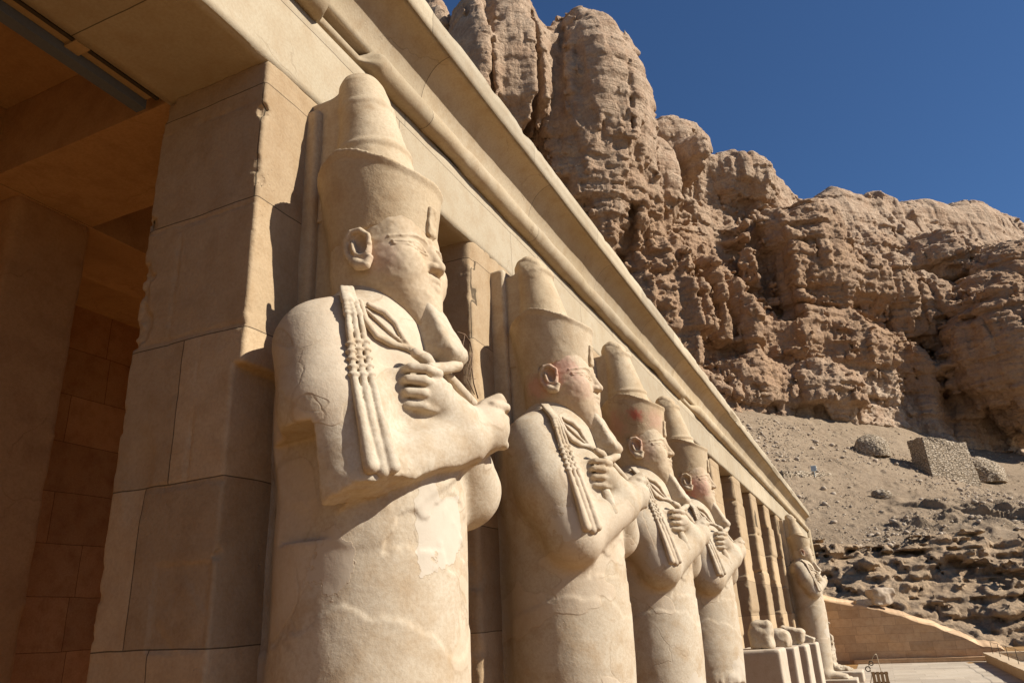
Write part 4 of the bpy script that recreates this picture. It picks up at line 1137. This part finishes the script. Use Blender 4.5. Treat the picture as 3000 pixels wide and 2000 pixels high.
# plinths with stumps of lost statues
STUMP = [(6, 'first'), (7, 'second'), (8, 'third'), (9, 'fourth')]
PLX = [(2283, 1901), (2326, 1896), (2361, 1888), (2391, 1882)]
words = ['pale block plinth nearest the row of whole statues', 'pale block plinth second from the whole statues', 'pale block plinth third from the whole statues', 'pale block plinth beside the far whole statue']
swords = ['tall squat stump of a lost statue on the nearest pale plinth', 'barrel shaped stump of a lost statue on the second pale plinth', 'wide leaning stump of a lost statue on the third pale plinth', 'small dark wedge of broken stone on the farthest pale plinth']
for k, (pi, _) in enumerate(STUMP):
    y0 = PIL[pi][0]+0.12; wy = 1.05
    px, py = PLX[k]; yn = y0
    c = at_y(px, py, yn)                       # front near top corner
    xf, zt = c[0], c[2]
    V = Vol((-3.1, y0-0.1, GZ-0.1), (xf+0.1, y0+wy+0.1, zt+0.1), 0.04)
    V.add(box(((-3.0+xf)/2, y0+wy/2, (GZ+zt)/2), ((xf+3.0)/2, wy/2, (zt-GZ)/2), 0.012)); V.roughen(0.004, 4, 2, 600+k)
    v, f = V.mesh(); pl = mesh_obj('plinth', v, f, M_PLINTH); tag(pl, words[k], 'plinth', 'pale plinths without statues')
    V = Vol((-0.8, -0.8, -0.05), (0.8, 0.8, 0.9), 0.022)
    if k == 0: V.add(box((0, 0, 0.16), (0.20, 0.26, 0.20), 0.1)); V.add(box((0.03, 0, 0.36), (0.20, 0.24, 0.13), 0.09), 0.06)
    if k == 1: V.add(ell((0, 0, 0.16), (0.27, 0.32, 0.25))); V.add(box((0, 0, 0.15), (0.23, 0.29, 0.18), 0.08), 0.06)
    if k == 2: V.add(box((0, 0, 0.24), (0.30, 0.30, 0.17), 0.08, rotm('Y', 13))); V.add(box((-0.12, 0, 0.08), (0.22, 0.3, 0.12), 0.05), 0.05)
    if k == 3: V.add(box((0, 0, 0.09), (0.26, 0.28, 0.14), 0.03, rotm('Y', 24)))
    V.f = np.maximum(V.f, (-V.ax[2])[None, None, :])
    V.roughen(0.035, 4, 4, 620+k); V.roughen(0.018, 14, 3, 630+k)
    v, f = V.mesh(); st_ = tag(mesh_obj('statue_stump', v, f, M_STATUE), swords[k], 'stump', 'stumps of lost statues'); st_.location = (xf-0.34, y0+wy/2, zt)
# ------------------------------------------------------------------ strip light under the soffit of the open bay
t = empty('strip_light', (-4.08, 1.6, 3.56))
tag(t, 'long grey strip light with a bracket fixed under the dark ceiling', 'light')
def lpart(o): o.parent = t; o.matrix_parent_inverse = Matrix.Translation((4.08, -1.6, -3.56)); return o
lpart(boxobj('housing', (-4.135, -0.5, 3.545), (-4.045, 2.93, 3.66), M_LAMP, 0.6, 701, 0.002))
lpart(boxobj('tray', (-4.043, -0.5, 3.615), (-3.975, 2.92, 3.63), M_LAMPIN, 0.6, 702, 0.002))
lpart(boxobj('rail', (-3.972, -0.5, 3.600), (-3.945, 2.95, 3.66), M_DARK, 0.6, 703, 0.002))
lpart(boxobj('bracket', (-4.045, 2.30, 3.592), (-3.935, 2.40, 3.613), M_LAMPIN, 0.3, 704, 0.001))

# ------------------------------------------------------------------ on the scree: stone hut, cairns, boulder, marker
def rubble_mat():
    m = NT('dry_stone'); v = m.coords()
    mp_ = m.n('ShaderNodeMapping', Vector=m.n('ShaderNodeVectorMath', operation='ADD', i0=v, i1=m.n('ShaderNodeVectorMath', operation='SCALE', i0=m.n('ShaderNodeTexNoise', Vector=v, Scale=1.5, Detail=2).outputs['Color'], Scale=0.25).outputs[0]).outputs[0])
    mp_.inputs['Scale'].default_value = (1.9, 1.9, 4.0)
    vc = m.n('ShaderNodeTexVoronoi', Vector=mp_.outputs[0], Scale=1.0); ve = m.n('ShaderNodeTexVoronoi', Vector=mp_.outputs[0], Scale=1.0, feature='DISTANCE_TO_EDGE')
    sep = m.n('ShaderNodeSeparateXYZ', i0=vc.outputs['Color'])
    col = m.ramp(sep.outputs[0], [(0.1, (0.36, 0.275, 0.185)), (0.5, (0.44, 0.345, 0.24)), (0.9, (0.52, 0.42, 0.305))])
    gap = m.ramp(ve.outputs['Distance'], [(0.03, 1.0), (0.13, 0.0)])
    col = m.mix(gap, col, (0.24, 0.175, 0.11))
    n = m.noise(v, 6.0, 4, 0.65); col = m.mix(m.ramp(n, [(0.4, 0.0), (0.7, 0.5)]), col, (0.36, 0.27, 0.175))
    h = m.math('SUBTRACT', m.math('ADD', m.math('MULTIPLY', n, 0.4), m.math('MULTIPLY', sep.outputs[1], 0.5)), m.math('MULTIPLY', gap, 0.9))
    return m.finish(col, m.bump(h, 0.9, 0.16))
M_RUBBLE = rubble_mat()
def on_scree(px, py):
    best = None
    r = ray(px*CK, py*CK); r = r/np.linalg.norm(r)
    d = P_SCREE-(P_SCREE@r)[:, None]*r[None]
    i = np.argmin((d**2).sum(1)); return P_SCREE[i]
def cells(p, sc, seed):
    """distance to the two nearest jittered cell centres: outlines of single stones"""
    q = p*np.asarray(sc); c = np.floor(q); f1 = np.full(len(p), 9.0); f2 = f1.copy(); 
    with np.errstate(over='ignore'):
        for a in (-1, 0, 1):
            for b in (-1, 0, 1):
                for e in (-1, 0, 1):
                    g = c+np.array([a, b, e]); gi = g.astype(np.int32)
                    o = np.stack([_hash(gi[:, 0], gi[:, 1], gi[:, 2], seed+k)*0.42+0.5 for k in range(3)], 1)
                    d = np.sqrt(((g+o-q)**2).sum(1)); m = d < f1
                    f2 = np.where(m, f1, np.minimum(f2, d)); f1 = np.where(m, d, f1)
    return f1, f2
def rubble(name, V, sc, amp, seed):
    idx = np.nonzero(np.abs(V.f) < amp*3+V.h*3)
    p = np.stack([V.ax[i][idx[i]] for i in range(3)], 1)
    f1, f2 = cells(p, sc, seed)
    V.f[idx] += (-(np.clip(f2-f1, 0, 0.45)-0.25)*amp*3.0).astype(np.float32)
    V.roughen(amp*0.5, 3.0, 3, seed)
    v, f = V.mesh()
    return mesh_obj(name, v, f, M_RUBBLE)
hb = on_scree(2142, 1094)
mpp = np.linalg.norm(hb)*CK/CAM_F
hw, hh = 86*mpp, 84*mpp
V = Vol((-0.15*hw-4, -1.0, -4.5), (hw+2, hw*0.95+2, hh+1.5), 0.085)
def hutf(X, Y, Z):
    tp = 1-0.05*Z/hh
    top = hh*(1.0-0.16*np.clip(X/hw, 0, 1))
    q = np.maximum(np.maximum(-X+0.10*Z*0.3, X-hw*1.25+0.05*Z), np.maximum(-Y+0.06*Z, Y-hw*0.55))
    return np.maximum(q, Z-top)*0.95
V.add((hutf, (-1, -1, -4.5), (hw*1.4, hw, hh+1)))
V.f = np.maximum(V.f, (-4.2-V.ax[2])[None, None, :])
V.roughen(0.35, 0.6, 3, 803, mask=lambda p: np.clip((p[:, 2]-hh*0.7)/(hh*0.3), 0, 1)); V.roughen(0.10, 0.5, 3, 805)
o = rubble('stone_hut', V, (1.7, 1.7, 3.4), 0.06, 801)
o.location = tuple(hb); o.rotation_euler = (0, 0, math.radians(37))
tag(o, 'square roofless hut of dry stacked stones on the grey slope', 'hut')
for k, (px, py, rx, ry, lab) in enumerate([(2000, 1040, 36, 38, 'domed heap of stacked stones alone on the slope left of the hut'), (2250, 1100, 44, 42, 'domed heap of stacked stones against the lower corner of the hut')]):
    b = on_scree(px, py); mp = np.linalg.norm(b)*CK/CAM_F; R, H = rx*mp, ry*mp
    V = Vol((-R-1, -R-1, -1.2), (R+1, R+1, H+1), 0.10)
    V.add(ell((0, 0, -0.2), (R, R, H+0.2))); V.roughen(0.45, 0.5, 3, 815+k); V.f = np.maximum(V.f, (-1.0-V.ax[2])[None, None, :])
    o = rubble('stone_cairn', V, (1.6, 1.6, 3.8), 0.07, 811+k); o.location = tuple(b)
    tag(o, lab, 'cairn', 'stacked stone heaps on the slope')
for k, (px, py, rx, ry, lab) in enumerate([(2028, 1140, 19, 9, 'flat brown boulder lying alone on the slope below the stone heap'), (1955, 1352*1.0, 1, 1, '')]):
    if not lab: continue
    b = on_scree(px, py); mp = np.linalg.norm(b)*CK/CAM_F
    V = Vol((-3, -3, -1), (3, 3, 2), 0.10); V.add(ell((0, 0, 0.2), (rx*mp, rx*mp*0.7, ry*mp+0.3))); V.roughen(0.25, 0.9, 4, 821)
    v, f = V.mesh(); o = mesh_obj('boulder', v, f, M_RUBBLE); o.location = tuple(b); tag(o, lab, 'boulder')
# tumbled dry wall behind the cornice with a small pale marker board
b0, b1 = on_scree(1790, 1090), on_scree(1905, 1088)
ln = float(np.linalg.norm((b1-b0)[:2])); V = Vol((-0.8, -1.2, -0.8), (ln+0.8, 1.2, 1.3), 0.09)
V.add(box((ln/2, 0, -0.1), (ln/2, 0.6, 0.75), 0.3)); V.roughen(0.35, 0.7, 3, 831)
o = rubble('rubble_wall', V, (1.9, 1.9, 2.8), 0.14, 833); o.location = tuple(b0); o.rotation_euler = (0, 0, math.atan2(b1[1]-b0[1], b1[0]-b0[0]))
tag(o, 'low tumbled line of loose stones on the slope above the cornice', 'wall')
b = on_scree(1873, 1096); mp = np.linalg.norm(b)*CK/CAM_F
t = empty('marker_board', tuple(b)); tag(t, 'small pale blue board on a post in the loose stones', 'sign')
M_BOARD = plain('pale_board', (0.50, 0.56, 0.55), 0.6)
V = Vol((-1, -0.3, -0.5), (1, 0.3, 2.5), 0.03); V.add(box((0, 0, 1.25), (5.5*mp, 0.05, 6*mp), 0.02)); v, f = V.mesh(); o = mesh_obj('board', v, f, M_BOARD); o.parent = t
V = Vol((-0.2, -0.2, -0.6), (0.2, 0.3, 1.2), 0.03); V.add(cap((0, 0.09, -0.5), (0, 0.09, 1.0), 0.05)); v, f = V.mesh(); o = mesh_obj('post', v, f, M_BOARD); o.parent = t

# ------------------------------------------------------------------ small things
def tube(name, pts, r, mat, parent=None, h=None):
    pts = [np.array(p, float) for p in pts]
    V = []; F = []; n = 6; rs_ = np.broadcast_to(np.asarray(r, float), (len(pts),))
    for i, p in enumerate(pts):
        t = pts[min(i+1, len(pts)-1)]-pts[max(i-1, 0)]; t = t/np.linalg.norm(t)
        a = np.cross(t, [0.3, 0.2, 1.0]); a /= np.linalg.norm(a); b = np.cross(t, a)
        for k in range(n): V.append(p+rs_[i]*(a*math.cos(k*6.2832/n)+b*math.sin(k*6.2832/n)))
    for i in range(len(pts)-1):
        for k in range(n): F.append((i*n+k, i*n+(k+1) % n, (i+1)*n+(k+1) % n, (i+1)*n+k))
    F.append(tuple(range(n))[::-1]); F.append(tuple(range((len(pts)-1)*n, len(pts)*n)))
    o = mesh_obj(name, V, F, mat)
    if parent: o.parent = parent
    return o
# dry vine hanging in the bay behind the first beard
VX = -2.93
def vp(x, y, dx=0.0): p_ = at_x(x*CK, y*CK, VX+dx); return p_
def join_tubes(name, paths, mat):
    objs = [tube(name, p, r, mat) for p, r in paths]
    V = []; F = []; nb_ = 0
    for o in objs:
        V += [v.co[:] for v in o.data.vertices]; F += [tuple(i+nb_ for i in p.vertices) for p in o.data.polygons]; nb_ = len(V)
    for o in objs: me = o.data; bpy.data.objects.remove(o); bpy.data.meshes.remove(me)
    return mesh_obj(name, np.array(V), F, mat)
vn = join_tubes('dry_vine', [([vp(1050, 762), vp(1068, 768), vp(1080, 785), vp(1085, 810), vp(1083, 840), vp(1088, 880), vp(1098, 915)], 0.006),
    ([vp(1085, 810), vp(1076, 838, .02), vp(1068, 862, .02)], 0.005), ([vp(1083, 840), vp(1074, 872), vp(1090, 905, .01)], 0.004), ([vp(1068, 768), vp(1062, 800, .02), vp(1066, 830, .03)], 0.004), ([vp(1066, 866), vp(1092, 870)], 0.003)], M_WIRE)
tag(vn, 'thin dry twig curling beside the long beard of the nearest statue', 'twig')
# corner roll of the facade end
th_ = np.linspace(0, 2*math.pi, 14, endpoint=False)
tb = tube('corner_roll', [(-2.95, 47.35, GZ), (-2.95, 47.35, 1.0), (-2.95, 47.35, 4.42)], 0.14, M_CORN); pobj(tb)
# barrier: a slatted wooden box on a base with ropes up to a bracket, at the end of the terrace
bx = at_z(2586, 2006, GZ)
stand = empty('barrier_stand', tuple(bx)); tag(stand, 'slatted wooden box with cords and iron hooks standing before the far wall', 'barrier')
def spart(o): o.parent = stand; return o
u_ = 0.8*np.linalg.norm(bx)/CAM_F
for k in range(4): spart(boxobj('slat', ((-24+k*12)*u_, -0.03, 0.02), ((-15+k*12)*u_, 0.03, 38*u_), M_WOOD, 0.3, 900+k, 0.002))
spart(boxobj('rail', (-25*u_, 0.032, 30*u_), (22*u_, 0.06, 36*u_), M_WOOD, 0.3, 911, 0.002)); spart(boxobj('rail', (-25*u_, 0.032, 4*u_), (22*u_, 0.06, 10*u_), M_WOOD, 0.3, 912, 0.002))
spart(tube('cord', [(-28*u_, 0, 60*u_), (-20*u_, 0, 66*u_), (-8*u_, 0, 84*u_), (0, 0, 88*u_)], 0.016, M_ROPE)); spart(tube('cord', [(0, 0, 88*u_), (2*u_, 0, 60*u_), (4*u_, 0, 36*u_)], 0.012, M_ROPE)); spart(tube('cord', [(-28*u_, 0, 60*u_), (-24*u_, 0, 30*u_), (-34*u_, 0, 0.03)], 0.014, M_ROPE))
spart(tube('hook', [(-32*u_+7*u_*math.cos(a), 0, 46*u_+7*u_*math.sin(a)) for a in np.linspace(0, 6.0, 12)], 0.02, M_DARK)); spart(tube('hook', [(-20*u_+6*u_*math.cos(a), 0, 62*u_+6*u_*math.sin(a)) for a in np.linspace(0, 6.0, 12)], 0.018, M_DARK))
# wire railing on the parapet
rl = empty('wire_railing', (PC[0]+0.25, PC[1]-4, GZ+0.42)); tag(rl, 'thin posts and wires standing on the low parapet at the right edge', 'railing')
def rpart(o): o.parent = rl; o.matrix_parent_inverse = Matrix.Translation((-(PC[0]+0.25), -(PC[1]-4), -(GZ+0.42))); return o
for k in range(6):
    y = PC[1]-1.2-k*2.6; rpart(tube('post', [(PC[0]+0.25, y, GZ+0.40), (PC[0]+0.25, y, GZ+0.95)], 0.013, M_DARK))
for hgt in (0.68, 0.98):
    rpart(tube('wire', [(PC[0]+0.25, PC[1]-1.2-0.65*k, GZ+hgt-0.05*math.sin(math.pi*(k % 4)/4)) for k in range(21)], 0.008, M_WIRE))
# fallen blocks on top of the retaining wall
for k, (x, y, w_, h_, lab) in enumerate([(2532, 1772, 42, 15, 'squared pale block lying on the high end of the far wall'), (2585, 1768, 60, 40, 'rough pointed boulder lying behind the far wall top')]):
    b = at_y(x, y, WY+0.7); u2 = np.linalg.norm(b)/CAM_F
    V = Vol((-1.5, -1.0, -0.8), (1.5, 1.0, 1.2), 0.05); V.add(box((0, 0, h_*u2*0.4), (w_*u2/2, 0.4, h_*u2/2), 0.06, rotm('Z', 8+k*20))); V.roughen(0.06 if k == 0 else 0.22, 1.6, 4, 930+k)
    v, f = V.mesh(); o = mesh_obj('block' if k == 0 else 'boulder', v, f, M_LOOSE); o.location = tuple(b); tag(o, lab, 'block' if k == 0 else 'boulder')
